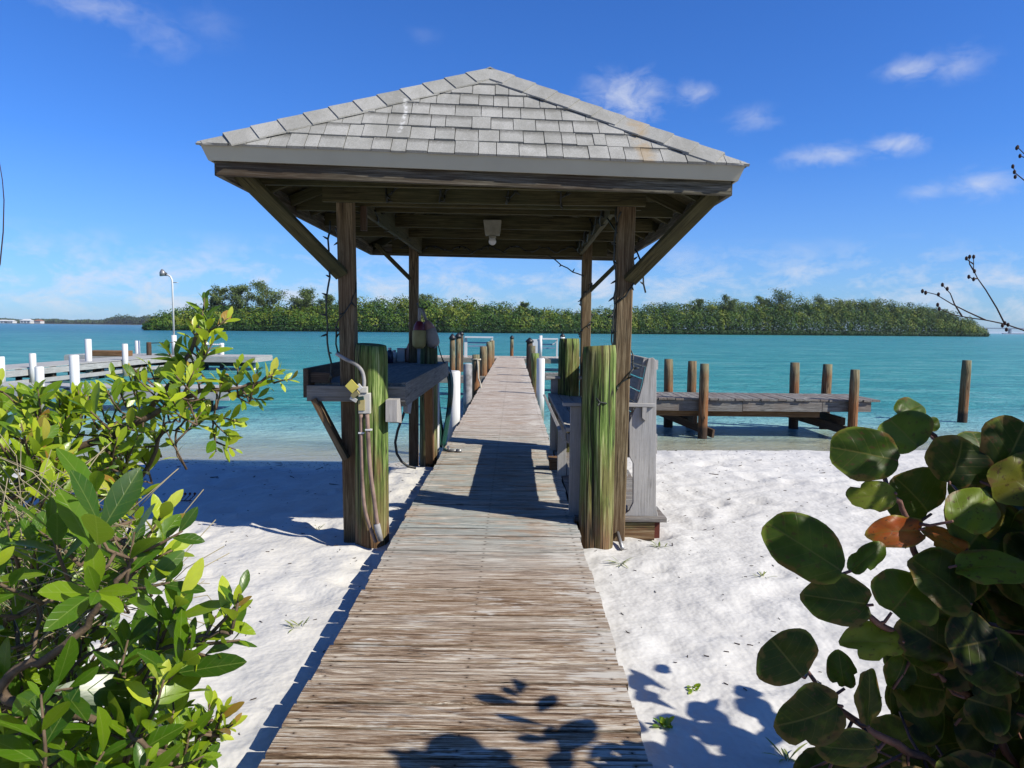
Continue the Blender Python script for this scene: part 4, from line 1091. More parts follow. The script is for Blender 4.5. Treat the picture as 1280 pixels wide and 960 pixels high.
nb('edge_board', (-22.5, 35.97, ZN - .17), (-13.0, 35.97, ZN - .17), .05, .24)
nb('edge_board', (-12.97, 36, ZN - .17), (-12.97, 38.6, ZN - .17), .05, .24)
nb('edge_board', (-21, 18.67, ZN - .27), (-7.4, 18.67, ZN - .27), .05, .24)
nb('beam', (-22.3, 36.4, ZN - .4), (-13.3, 36.4, ZN - .4), .1, .2, 'dark')
for y in np.arange(20.5, 36, 3.2):
    nb('beam', (-18.9, y, ZN - .38), (-17.25, y, ZN - .38), .1, .2, 'dark')
    for x in (-18.7, -17.4): b = MB(); b.tube([(x, y + .2, ZW - 1.5), (x, y + .2, ZN - .05)], .11, 10); b.build('support', M['dark'], nd)
for x in (-22, -19, -16, -13.4): b = MB(); b.tube([(x, 37, ZW - 1.5), (x, 37, ZN - .05)], .11, 10); b.build('support', M['whitep'] if x > -14 else M['dark'], nd)
for x in (-19.5, -16, -12, -8.2): b = MB(); b.tube([(x, 19.3, ZW - 1.5), (x, 19.3, ZN - .13)], .11, 10); b.build('support', M['dark'], nd)
b = MB(); b.box((P(137, 449, 35.0).x, 35.0, ZN + .14), (1.8, .9, .26)); tag(b.build('dock_box', M['orange'], bevel=.01), 'brown flat box lying on the neighbours dock beyond the white piling', 'box')
NG = 'white pilings of the neighbours dock'
def npil(px, ytop, Y, r, label):
    p = P(px, ytop, Y); wpil(p.x, Y, r, p.z, label, NG)
npil(1, 446, 24.0, .11, 'white piling cut by the left edge of the picture')
npil(40.5, 442, 25.4, .11, 'short white piling second from the left, beyond the walkway')
npil(49.0, 458.5, 18.4, .105, 'nearest white piling with a worn grey foot at the low side platform')
npil(92.5, 444, 18.5, .115, 'broad white piling beside the side platform, right of the nearest one')
npil(110, 424, 30.0, .128, 'tallest white piling on the far side of the walkway')
npil(156, 430, 31.5, .12, 'white piling at the near corner of the wide end')
npil(171.5, 426, 38.2, .125, 'white pointed piling at the rear of the wide end')
npil(257.5, 428, 38.3, .12, 'white piling left of the small white rack')
npil(277, 429, 38.3, .12, 'white piling right of the small white rack')
p = P(186, 428, 36.5); piling(p.x, 36.5, .12, p.z, -.02, M['dark'], 'dark grey post on the wide end of the neighbours dock')
rk = thing('rack', 'small white slatted rack between two white pilings on the neighbours dock', 'rack', (P(267, 440, 38.3).x, 38.3, 0))
a, c2 = P(259, 429, 38.3), P(279, 429, 38.3)
for k in range(8):
    x = a.x + (c2.x - a.x) * (k + .5) / 8; b = MB(); b.bar((x, 38.1, a.z - .06), (x, 38.5, a.z - .06), .06, .06); b.build('slat', M['white'], rk)
b = MB(); b.bar((a.x, 38.3, a.z - .25), (c2.x + .5, 38.3, a.z - .25), .06, .06); b.build('bar', M['white'], rk)
b = MB(); b.bar((a.x, 38.3, a.z - .55), (c2.x, 38.3, a.z - .55), .05, .25); b.build('bar', M['white'], rk)
# lamp pole
Yp = 37.0; pb_, pt = P(218, 443, Yp), P(215.5, 356, Yp)
lp = thing('lamp_pole', 'tall white dock pole with a small lamp head bent to the left', 'lamp pole', (pb_.x, Yp, 0))
b = MB(); b.tube([(pb_.x, Yp, 0), (pb_.x, Yp, P(218, 419, Yp).z)], .125, 16); b.build('base_sleeve', M['white'], lp)
b = MB(); b.tube([V((pb_.x, Yp, .9)), pt, P(215, 350, Yp), P(213, 345.5, Yp), P(208, 343, Yp)], [.045, .045, .045, .045, .04], 10); b.build('pole', M['white'], lp)
b = MB(); b.tube([P(208, 343, Yp), P(206, 342.5, Yp)], .09, 10); b.build('bracket', M['black'], lp)
b = MB(); b.tube([P(202.5, 336.5, Yp), P(203, 340, Yp), P(204, 344.5, Yp)], [.04, .14, .17], 12); b.build('lamp_head', M['metal'], lp)
b = MB(); b.tube([P(215.5, 353, Yp), P(223, 353.5, Yp)], .02, 6); b.build('rod', M['metal'], lp)
b = MB(); b.tube([P(186, 429, 36.6), P(200, 428.5, 36.8), P(216, 428, 36.8)], .025, 6); tag(b.build('rope', M['black']), 'dark line strung from the grey post to the lamp pole', 'rope')

# ================================================================== FOREGROUND PLANTS
def rvec(k=1.0): return V((R_.gauss(0, k), R_.gauss(0, k), R_.gauss(0, k)))
def leaf(mb, base, d, n, L, W, rnd, curl=.12, fold=.18):
    d = d.normalized(); s = d.cross(n)
    if s.length < 1e-3: s = d.cross(V((1, .3, .2)))
    s.normalize(); n = s.cross(d).normalized()
    st = [(.0, .03), (.18, .42), (.42, .88), (.64, 1.0), (.84, .68), (.95, .30), (1.0, .0)]
    vs = []; gc = []
    for t, w in st:
        c = base + d * (L * t) + n * (-curl * L * t * t)
        ww = W * .5 * w
        for k in ((-1, 0, 1) if w > 0 else (0,)):
            vs.append(c + s * (ww * k) + n * (abs(k) * ww * fold)); gc.append((t, k * w * .5 * W / L * 2, rnd))
    fs = []
    for i in range(5):
        a = i * 3; fs += [(a, a+1, a+4, a+3), (a+1, a+2, a+5, a+4)]
    fs += [(15, 16, 18), (16, 17, 18)]
    mb.add(vs, fs, gc, rnd, True)
def shoot(lm, sm, tip, d, L, n, ll, tone, wr=.37, sun=V((.5, -.25, .8)), pth=.0035):
    """leafy twig ending at tip"""
    d = d.normalized(); base = tip - d * L - V((0, 0, L * .12))
    pts = [base, base.lerp(tip, .5) + rvec(L * .03), tip]
    sm.tube(pts, [pth * 1.3, pth, pth * .6], 5)
    a = U(0, 6); t1 = d.cross(V((0, 0, 1)));
    if t1.length < .1: t1 = V((1, 0, 0))
    t1.normalize(); t2 = d.cross(t1)
    for i in range(n):
        k = (i + .5) / n; a += 2.4 + U(-.3, .3)
        p = base.lerp(tip, .25 + .75 * k)
        spread = 1.15 - .75 * k
        r = t1 * math.cos(a) + t2 * math.sin(a)
        dd = (d * (1 - spread * .45) + r * spread * .9 + V((0, 0, .22))).normalized()
        nn = (sun * .9 + d * .5 - r * .3 + rvec(.25)).normalized()
        l = ll * (.72 + .4 * math.sin(PI * min(1, k + .25))) * U(.55, 1.25)
        leaf(lm, p, dd, nn, l, l * wr * U(.85, 1.15), min(1, max(0, tone + R_.gauss(0, .17))), U(.02, .25), U(.05, .35))
    return base
def twig(sm, a, b_, r0, r1, sag=.08):
    n = 6; L = (b_ - a).length; o = rvec(L * sag); pts = []
    for i in range(n + 1):
        k = i / n; pts.append(a.lerp(b_, k) + o * math.sin(PI * k) + (rvec(L * .012) if 0 < i < n else V((0, 0, 0))))
    sm.tube(pts, [r0 + (r1 - r0) * i / n for i in range(n + 1)], 6); return pts
def inpoly(x, y, poly):
    c = False; n = len(poly)
    for i in range(n):
        x1, y1 = poly[i]; x2, y2 = poly[(i+1) % n]
        if (y1 > y) != (y2 > y) and x < (x2 - x1) * (y - y1) / (y2 - y1) + x1: c = not c
    return c
def bush(label, root, limbs, polys, tips, name='shrub', cat='shrub', mat='leafA', straw=0, group=None):
    t = thing(name, label, cat, root, group)
    lm, sm, wm = MB(), MB(), MB(); nodes = []
    rt = V(root)
    for pts, r0, r1 in limbs:
        pts = [V(p) for p in pts]
        fine = []
        for i in range(len(pts)-1):
            for k in range(5):
                q = k/5; p0 = pts[max(0, i-1)]; p1 = pts[i]; p2 = pts[i+1]; p3 = pts[min(len(pts)-1, i+2)]
                fine.append(.5*((2*p1) + (-p0+p2)*q + (2*p0-5*p1+4*p2-p3)*q*q + (-p0+3*p1-3*p2+p3)*q**3) + rvec(.004))
        fine.append(pts[-1])
        wm.tube(fine, [r0 + (r1-r0)*i/(len(fine)-1) for i in range(len(fine))], 7); nodes += fine
    cx = V((-1.2, 2.0, .4))
    def place(tip, ll, tone, n, L, d=None):
        near = min(nodes, key=lambda q: (q - tip).length)
        if d is None:
            d = (tip - near).normalized() * .55 + V((.25, -.15, .75)) * .7 + rvec(.35)
        b0 = shoot(lm, sm, tip, d, L, n, ll, tone)
        near = min(nodes, key=lambda q: (q - b0).length)
        if (near - b0).length < 1.3: nodes.extend(twig(sm, near, b0, .0042, .003, .05)[2:5:2])
    for (x, y, Y, ll, tone, n, L, dx, dz) in tips:
        place(P(x, y, Y), ll, tone, n, L, V((dx, U(-.25, .1), dz)))
    for (poly, Ya, Yb, cnt, ll, tone) in polys:
        xs = [p[0] for p in poly]; ys = [p[1] for p in poly]; k = 0
        while k < cnt:
            x, y = U(min(xs), max(xs)), U(min(ys), max(ys))
            if not inpoly(x, y, poly): continue
            k += 1; Y = U(Ya, Yb); deep = (Y - Ya) / (Yb - Ya)
            place(P(x, y, Y), ll * U(.8, 1.25), tone + U(-.12, .12), R_.choice((6, 7, 8, 9)), ll * U(1.2, 2.0))
    wm.build('branch', M['bark'], t); sm.build('twig', M['bark'], t); lm.build('foliage', M[mat], t)
    if straw:
        b = MB()
        for i in range(straw):
            x, y = U(-10, 165), U(640, 800); Y = U(1.5, 2.3); p = P(x, y, Y); q = p + V((U(-.25, .25), U(-.1, .1), U(-.12, .22)))
            b.tube([p, (p + q) / 2 + rvec(.03), q], .0011, 4)
        b.build('dry_stalk', M['straw'], t)['kind'] = 'stuff'
    return t
def gz(x, y): return ground(x, y)
up_limbs = [
    ([(-2.3, 3.0, -.25), P(-40, 700, 2.9), P(60, 585, 2.8), P(150, 540, 2.8), P(205, 490, 2.8), P(238, 440, 2.8), P(252, 398, 2.8)], .022, .005),
    ([P(150, 540, 2.8), P(190, 520, 2.75), P(250, 488, 2.8), P(300, 484, 2.8), P(340, 470, 2.85)], .014, .004),
    ([(-2.1, 2.9, -.25), P(30, 690, 2.8), P(130, 640, 2.75), P(180, 590, 2.8), P(205, 530, 2.8)], .018, .006),
    ([(-2.6, 3.0, -.25), P(-60, 620, 2.9), P(20, 560, 2.8), P(70, 520, 2.8)], .016, .005),
    ([(-2.6, 3.4, -.25), P(-60, 560, 3.2), P(-20, 510, 3.2)], .016, .005),
]
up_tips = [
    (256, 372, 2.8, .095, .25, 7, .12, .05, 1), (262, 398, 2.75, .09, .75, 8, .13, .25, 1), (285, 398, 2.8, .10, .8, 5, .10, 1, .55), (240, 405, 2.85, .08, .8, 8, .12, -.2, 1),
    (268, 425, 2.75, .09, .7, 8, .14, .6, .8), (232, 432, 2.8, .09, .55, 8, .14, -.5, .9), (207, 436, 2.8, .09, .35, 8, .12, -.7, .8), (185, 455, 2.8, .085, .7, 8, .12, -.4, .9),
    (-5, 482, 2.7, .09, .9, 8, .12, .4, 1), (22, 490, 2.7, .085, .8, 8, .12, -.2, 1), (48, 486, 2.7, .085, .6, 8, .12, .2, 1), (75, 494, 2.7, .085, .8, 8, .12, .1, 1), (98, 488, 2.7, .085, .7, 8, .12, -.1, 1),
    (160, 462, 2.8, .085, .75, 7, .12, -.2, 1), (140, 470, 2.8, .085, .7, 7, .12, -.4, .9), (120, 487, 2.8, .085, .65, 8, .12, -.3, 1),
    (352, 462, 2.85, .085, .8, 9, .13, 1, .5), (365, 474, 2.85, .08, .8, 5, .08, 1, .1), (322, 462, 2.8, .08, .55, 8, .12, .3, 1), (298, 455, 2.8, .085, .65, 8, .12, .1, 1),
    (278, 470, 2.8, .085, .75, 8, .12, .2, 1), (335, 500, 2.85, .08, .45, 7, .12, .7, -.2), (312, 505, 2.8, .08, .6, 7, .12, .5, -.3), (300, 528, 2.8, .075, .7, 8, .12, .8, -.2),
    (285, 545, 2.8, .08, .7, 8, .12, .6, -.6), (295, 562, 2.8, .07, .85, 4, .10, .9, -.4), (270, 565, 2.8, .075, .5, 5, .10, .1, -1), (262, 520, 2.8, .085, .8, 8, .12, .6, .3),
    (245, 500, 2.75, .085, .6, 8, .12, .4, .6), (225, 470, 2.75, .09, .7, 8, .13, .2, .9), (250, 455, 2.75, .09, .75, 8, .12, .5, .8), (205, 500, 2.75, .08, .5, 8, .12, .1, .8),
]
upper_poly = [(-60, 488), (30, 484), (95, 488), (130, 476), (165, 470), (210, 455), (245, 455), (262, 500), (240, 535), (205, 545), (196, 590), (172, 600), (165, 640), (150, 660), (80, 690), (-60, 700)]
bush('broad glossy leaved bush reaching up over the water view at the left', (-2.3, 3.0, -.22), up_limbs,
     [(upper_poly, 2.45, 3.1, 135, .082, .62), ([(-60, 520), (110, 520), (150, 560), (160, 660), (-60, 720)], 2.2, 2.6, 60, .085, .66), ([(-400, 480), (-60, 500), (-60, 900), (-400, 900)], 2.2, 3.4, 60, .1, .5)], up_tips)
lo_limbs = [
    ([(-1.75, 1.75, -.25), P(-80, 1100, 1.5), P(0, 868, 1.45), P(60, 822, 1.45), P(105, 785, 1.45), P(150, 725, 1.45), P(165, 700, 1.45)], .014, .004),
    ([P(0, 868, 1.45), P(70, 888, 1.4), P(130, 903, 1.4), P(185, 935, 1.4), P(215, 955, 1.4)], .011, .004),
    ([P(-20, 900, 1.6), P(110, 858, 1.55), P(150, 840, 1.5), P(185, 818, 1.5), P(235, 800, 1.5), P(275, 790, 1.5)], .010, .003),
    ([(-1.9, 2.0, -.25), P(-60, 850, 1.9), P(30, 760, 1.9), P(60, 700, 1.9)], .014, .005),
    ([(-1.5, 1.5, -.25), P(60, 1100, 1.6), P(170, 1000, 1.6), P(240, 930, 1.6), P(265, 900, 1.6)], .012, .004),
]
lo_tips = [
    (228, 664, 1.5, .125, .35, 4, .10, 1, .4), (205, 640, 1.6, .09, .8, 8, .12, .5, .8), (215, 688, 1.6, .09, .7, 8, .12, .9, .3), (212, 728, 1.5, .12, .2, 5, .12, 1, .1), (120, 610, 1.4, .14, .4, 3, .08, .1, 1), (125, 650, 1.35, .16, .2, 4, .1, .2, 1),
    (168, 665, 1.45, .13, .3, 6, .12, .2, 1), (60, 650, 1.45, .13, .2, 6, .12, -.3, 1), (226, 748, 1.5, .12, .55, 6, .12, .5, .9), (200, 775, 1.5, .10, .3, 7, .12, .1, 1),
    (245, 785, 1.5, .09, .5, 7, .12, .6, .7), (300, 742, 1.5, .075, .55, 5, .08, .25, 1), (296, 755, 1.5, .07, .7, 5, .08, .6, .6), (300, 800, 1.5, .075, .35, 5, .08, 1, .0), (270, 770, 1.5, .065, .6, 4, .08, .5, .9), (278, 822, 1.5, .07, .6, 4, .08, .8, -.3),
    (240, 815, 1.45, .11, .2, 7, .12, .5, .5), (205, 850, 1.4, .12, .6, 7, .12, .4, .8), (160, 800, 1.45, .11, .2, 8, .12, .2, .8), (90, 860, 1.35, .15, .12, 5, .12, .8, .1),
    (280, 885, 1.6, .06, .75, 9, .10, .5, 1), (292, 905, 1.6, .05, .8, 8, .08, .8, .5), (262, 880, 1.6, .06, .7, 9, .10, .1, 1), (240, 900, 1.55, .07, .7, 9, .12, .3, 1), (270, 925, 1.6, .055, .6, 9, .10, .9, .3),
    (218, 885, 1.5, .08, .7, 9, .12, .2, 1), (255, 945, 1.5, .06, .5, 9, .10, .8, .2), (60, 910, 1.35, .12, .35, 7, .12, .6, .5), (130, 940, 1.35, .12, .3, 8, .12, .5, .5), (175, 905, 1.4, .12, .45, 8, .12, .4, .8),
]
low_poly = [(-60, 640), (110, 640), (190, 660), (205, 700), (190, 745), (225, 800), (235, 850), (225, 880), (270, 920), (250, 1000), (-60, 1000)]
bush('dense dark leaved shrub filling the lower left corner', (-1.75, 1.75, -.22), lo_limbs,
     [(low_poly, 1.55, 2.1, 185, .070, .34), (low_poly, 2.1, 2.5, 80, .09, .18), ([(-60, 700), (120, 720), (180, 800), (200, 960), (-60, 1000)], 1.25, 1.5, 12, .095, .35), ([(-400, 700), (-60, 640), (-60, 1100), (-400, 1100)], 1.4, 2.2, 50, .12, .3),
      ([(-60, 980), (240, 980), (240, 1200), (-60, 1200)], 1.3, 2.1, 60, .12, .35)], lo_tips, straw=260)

# ---------------------------------------------------------------- sea grape (right)
def biground(mb, c, n, upd, w, h, rnd, notch=.22, bites=0, cup=.10):
    """round leaf: c centre, n facing, upd direction from base to tip"""
    n = n.normalized(); u = (upd - n * upd.dot(n)).normalized(); s = u.cross(n)
    NR, NS = 5, 30; ph = U(0, 6); bt = [(U(0, 2*PI), U(.14, .26), U(.15, .4)) for _ in range(bites)]
    vs = [c + n * 0]; gc = [(.5, 0, rnd)]
    for r in range(1, NR + 1):
        k = r / NR
        for j in range(NS):
            q = 2 * PI * j / NS                    # q=0 tip
            R = 1 + .045 * math.sin(3*q + ph) + .03 * math.sin(2*q + ph * 2) + .018 * math.sin(7*q + ph)
            dq = abs(((q - PI + PI) % (2*PI)) - PI)
            R *= 1 - notch * math.exp(-(dq / .28) ** 2)
            for (bq, bw, bd) in bt:
                e = abs(((q - bq + PI) % (2*PI)) - PI); R *= 1 - bd * math.exp(-(e/bw)**2)
            x = math.sin(q) * R * k; y = math.cos(q) * R * k
            z = -cup * (x*x*.8 + y*y*.5) * h + .045 * h * math.sin(x*5 + y*3 + ph) * k + abs(x) * .13 * w + .03 * h * k * k * math.sin(5*q + ph)
            vs.append(c + s * (x * w / 2) + u * (y * h / 2) + n * z); gc.append((.5 + y * .5, x * .5, rnd))
    fs = [(0, 1 + j, 1 + (j+1) % NS) for j in range(NS)]
    for r in range(NR - 1):
        fs += [(1 + r*NS + j, 1 + (r+1)*NS + j, 1 + (r+1)*NS + (j+1) % NS, 1 + r*NS + (j+1) % NS) for j in range(NS)]
    mb.add(vs, fs, gc, rnd, True)
    return c - u * (h / 2 * (1 - notch))
sg = thing('sea_grape', 'sea grape bush with big round dark leaves in the lower right corner', 'sea grape', (1.2, 1.5, -.2))
lm, wm = MB(), MB(); sm = wm
# stems
Ys = 2.3
def stem(pts, r0, r1, mb=wm):
    pts = [V(p) for p in pts]; m = []
    for i in range(len(pts) - 1):
        for k in range(4): m.append(pts[i].lerp(pts[i+1], k / 4) + rvec(.003))
    m.append(pts[-1]); mb.tube(m, [r0 + (r1 - r0) * i / (len(m) - 1) for i in range(len(m))], 8); return m
G = V((1.22, 1.5, -.25)); KS = .66
nodes = []
nodes += stem([G, P(1290, 1000, 2.35 * KS), P(1230, 880, 2.35 * KS), P(1180, 760, 2.3 * KS), P(1143, 690, 2.28 * KS), P(1128, 640, 2.3 * KS), P(1105, 600, 2.3 * KS), P(1095, 580, 2.3 * KS)], .011, .004)
nodes += stem([P(1230, 880, 2.35 * KS), P(1180, 850, 2.3 * KS), P(1130, 800, 2.25 * KS), P(1085, 770, 2.2 * KS), P(1040, 722, 2.2 * KS), P(1030, 703, 2.2 * KS)], .010, .004)
nodes += stem([G, P(1260, 1010, 2.3 * KS), P(1150, 945, 2.25 * KS), P(1090, 915, 2.2 * KS), P(1040, 880, 2.2 * KS), P(1010, 840, 2.2 * KS)], .014, .004)
nodes += stem([G + V((.08, .06, 0)), P(1330, 900, 2.4 * KS), P(1290, 760, 2.4 * KS), P(1250, 680, 2.4 * KS), P(1215, 610, 2.4 * KS), P(1180, 560, 2.4 * KS), P(1150, 530, 2.4 * KS)], .011, .004)
nodes += stem([G + V((.15, 0, 0)), P(1400, 900, 2.3 * KS), P(1360, 700, 2.3 * KS), P(1300, 600, 2.3 * KS)], .011, .004)
L_ = [  # x, y, Y, w, h (px), tip angle deg (0 = up, 90 = right), tone, notch, bites, face
    (1082, 567, 2.25, 94, 70, -80, .35, .18, 0, (-.1, -1, .35)), (1130, 541, 2.35, 84, 52, -30, .62, .15, 0, (0, -.9, .6)), (1138, 512, 2.45, 56, 36, 60, .55, .1, 0, (.2, -.7, .7)),
    (1166, 530, 2.5, 20, 18, 60, .5, .1, 0, (0, -1, .2)), (1196, 578, 2.3, 98, 66, 20, .15, .1, 0, (.1, -1, .1)), (1266, 562, 2.3, 90, 84, 30, .2, .1, 0, (-.1, -1, .2)), (1225, 560, 2.45, 70, 50, 0, .5, .1, 0, (0, -.8, .6)),
    (1091, 620, 2.2, 66, 42, -100, .80, .1, 3, (-.1, -1, .5)), (1216, 636, 2.2, 88, 58, 60, .76, .1, 0, (.1, -.8, .7)), (1143, 620, 2.4, 90, 66, -40, .25, .1, 0, (0, -1, .3)),
    (1007, 684, 2.15, 112, 80, -55, .40, .15, 0, (-.15, -1, .4)), (1122, 664, 2.25, 76, 44, -100, .96, .1, 0, (-.1, -.9, .6)), (1084, 697, 2.2, 66, 34, 50, .55, .1, 3, (-.2, -.8, .8)),
    (1049, 750, 2.15, 96, 64, -85, .28, .08, 0, (0, -1, .3)), (1130, 746, 2.2, 84, 62, 40, .45, .15, 1, (-.3, -1, .3)), (1184, 676, 2.3, 60, 38, -60, .93, .1, 1, (.1, -.8, .7)),
    (1240, 708, 2.15, 90, 54, 120, .70, .1, 0, (-.3, -.6, .9)), (983, 822, 2.1, 88, 66, -40, .22, .1, 0, (0, -1, .2)), (1014, 896, 2.1, 98, 80, -110, .15, .1, 1, (0, -1, .15)),
    (1092, 802, 2.2, 90, 50, -95, .80, .05, 2, (.1, -.9, .5)), (1052, 838, 2.2, 38, 50, -10, .35, .1, 2, (-.6, -1, .2)), (1087, 872, 2.15, 46, 78, 0, .12, .05, 0, (.4, -1, .1)), (1124, 842, 2.25, 54, 48, 30, .3, .1, 1, (.2, -1, .2)),
    (1062, 936, 2.1, 86, 52, -90, .08, .1, 0, (0, -1, .1)), (1165, 800, 2.2, 90, 80, -60, .1, .1, 0, (-.2, -1, .1)), (1255, 655, 2.3, 84, 60, 30, .84, .1, 0, (0, -1, .4)),
    (1190, 730, 2.2, 60, 46, -20, .4, .1, 0, (0, -1, .3)), (1278, 600, 2.25, 90, 70, 80, .82, .1, 0, (0, -1, .3))]
for (x, y, Y, w, h, ang, tone, notch, bites, face) in L_:
    Y *= KS
    if abs(math.sin(math.radians(ang))) > .7: w, h = h, w
    c = P(x, y, Y); a = math.radians(ang); upd = V((math.sin(a), .15, math.cos(a)))
    b0 = biground(lm, c, V(face), upd, w / F * Y * .98, h / F * Y * .98, tone, notch, bites, .12)
    q = min(nodes, key=lambda k: (k - b0).length)
    sm.tube([q, q.lerp(b0, .5) + V((0, 0, -.008)), b0], [.004, .0035, .003], 6)
# the body of the bush: leaves filling the corner, and the part standing outside the picture
def fill(poly, Ya, Yb, cnt, tone, w0=70, w1=100):
    xs = [p[0] for p in poly]; ys = [p[1] for p in poly]; k = 0
    while k < cnt:
        x, y = U(min(xs), max(xs)), U(min(ys), max(ys))
        if not inpoly(x, y, poly): continue
        k += 1; Y = U(Ya, Yb) * KS; c = P(x, y, Y); a = U(-2, 2); s_ = U(w0, w1) / F * 2.25 * KS
        b0 = biground(lm, c, V((U(-.5, .4), -1, U(-.1, 1.2))), V((math.sin(a), .1, math.cos(a))), s_, s_ * U(.7, .95), max(0, min(1, tone + U(-.15, .2))), .12, 0 if U(0, 1) < .7 else 2)
        q = min(nodes, key=lambda k: (k - b0).length)
        if (q - b0).length < .6: sm.tube([q, q.lerp(b0, .5) + V((0, 0, -.01)), b0], [.004, .0035, .003], 5)
fill([(1135, 760), (1200, 700), (1300, 640), (1400, 600), (1400, 1100), (1000, 1100), (1010, 960), (1100, 950), (1130, 900)], 2.1, 3.0, 190, .0)  # darkest leaf tone: the deep shade of the corner put into the colour
fill([(1150, 780), (1300, 660), (1400, 640), (1400, 1150), (1040, 1150), (1080, 990), (1140, 930)], 2.9, 3.6, 190, -.05, 80, 130)
fill([(1215, 590), (1290, 560), (1290, 720), (1230, 700)], 2.3, 2.8, 26, .35)
wm.build('branch', M['stem'], sg); lm.build('foliage', M['grape'], sg)
sg2 = thing('sea_grape', 'unseen sea grape past the right edge, added to shade the corner leaves', 'sea grape', (2.1, 1.0, -.2))  # unseen foliage added to keep the sun off the round leaves
lm, wm = MB(), MB(); sm = wm; nodes = []
g2 = V((2.1, 1.0, -.25))
for tip in ((1.35, 1.15, 1.5), (1.45, 1.3, 1.15), (1.65, 1.35, 1.75), (1.8, 1.5, 1.35), (1.5, 1.0, 1.9), (1.75, 1.1, 1.5), (1.6, 1.4, .8), (2.0, 1.3, 1.9)):
    tip = V(tip); m = stem([g2, g2.lerp(tip, .4) + V((.15, .05, .12)), g2.lerp(tip, .75) + V((.05, 0, .08)), tip], .016, .005); nodes += m
    for i in range(34):
        q = R_.choice(m[4:]); c = q + rvec(.17)
        if c.z < -.05 or c.x / max(.1, c.y) < .90: continue
        if c.y + .525 * c.z > 2.4 and c.x - 1.1 * c.z < .8: continue
        s_ = U(.12, .2)
        b0 = biground(lm, c, V((U(-.6, .6), U(-1, .2), U(.2, 1.2))), rvec(1) + V((0, 0, .5)), s_, s_ * .85, U(.1, .5), .12, 0)
        sm.tube([q, b0], .005, 5)
wm.build('branch', M['stem'], sg2); lm.build('foliage', M['grape'], sg2)
# narrow leaved sprays right of the picture edge: their shadow lies on the planks at the bottom
sp = thing('shrub', 'narrow leaved shrub just outside the right edge, sprays casting shadows on the planks', 'shrub', (2.7, 1.7, -.2))
lm, sm, wm = MB(), MB(), MB()
SUND = V((.903 * math.cos(math.radians(39.3)), -.43 * math.cos(math.radians(39.3)), math.sin(math.radians(39.3))))
def caster(px, py, h, z0=0.0):      # point on the sun ray above a shadow point on the deck
    g = PZ(px, py, z0 if h > 1.5 else -.17); return g + SUND * (h / SUND.z)
h = 1.80
st = [caster(760, 985, h), caster(732, 940, h), caster(694, 922, h), caster(672, 892, h), caster(650, 872, h), caster(648, 860, h)]
stem([V((2.7, 1.7, -.25)), V((2.5, 1.7, .8)), st[0] + V((.25, -.08, -.1)), st[0]], .010, .005)
stem(st, .013, .008)
def cleaf(x0, y0, x1, y1, w, hh=h):
    a, b_ = caster(x0, y0, hh), caster(x1, y1, hh); d = b_ - a
    leaf(lm, a, d, V((.3, -.2, 1)), d.length, w, U(.2, .6), .05, .1)
cleaf(652, 880, 586, 869, .085); cleaf(650, 872, 624, 858, .05); cleaf(648, 868, 652, 850, .05); cleaf(684, 908, 612, 892, .05); cleaf(672, 892, 692, 868, .07); cleaf(655, 868, 640, 846, .035)
cleaf(695, 925, 640, 922, .06); cleaf(700, 945, 735, 898, .13); cleaf(715, 935, 690, 965, .09); cleaf(735, 950, 765, 930, .07); cleaf(690, 905, 684, 925, .05)
h2 = 1.86
stem([V((2.7, 1.7, -.25)), caster(790, 990, h2), caster(640, 965, h2)], .010, .004)
def cround(x, y, s_, hh): biground(lm, caster(x, y, hh), V((.3, -.2, 1)), V((-1, .3, 0)), s_, s_ * .8, .3, .1, 1)
for x, y, s_ in ((570, 940, .24), (520, 952, .15), (620, 960, .22), (740, 990, .2)): cround(x, y, s_, h2)
cleaf(590, 930, 548, 918, .05, h2); cleaf(520, 945, 478, 938, .04, h2)
h3 = 1.40
stem([V((2.7, 1.7, -.25)), caster(900, 940, h3), caster(850, 870, h3), caster(826, 842, h3)], .010, .003)
for x, y, s_ in ((826, 838, .09), (800, 852, .14), (812, 868, .12), (850, 905, .2), (885, 888, .17), (785, 905, .16), (865, 940, .24), (925, 925, .24), (905, 960, .22), (945, 885, .18), (820, 945, .18), (960, 950, .24), (890, 915, .18), (980, 905, .2), (935, 865, .13)): cround(x, y, s_, h3)
for (a_, b_, c_, d_, w_) in ((838, 862, 780, 836, .055), (850, 885, 792, 862, .055), (868, 905, 900, 870, .06), (915, 920, 890, 880, .08), (880, 930, 822, 915, .07), (940, 940, 985, 905, .09), (900, 950, 850, 960, .09)): cleaf(a_, b_, c_, d_, w_, h3)
stem([caster(900, 940, h3), caster(868, 890, h3), caster(842, 862, h3), caster(826, 842, h3)], .012, .008)
wm.build('branch', M['bark'], sp); lm.build('foliage', M['leafA'], sp)

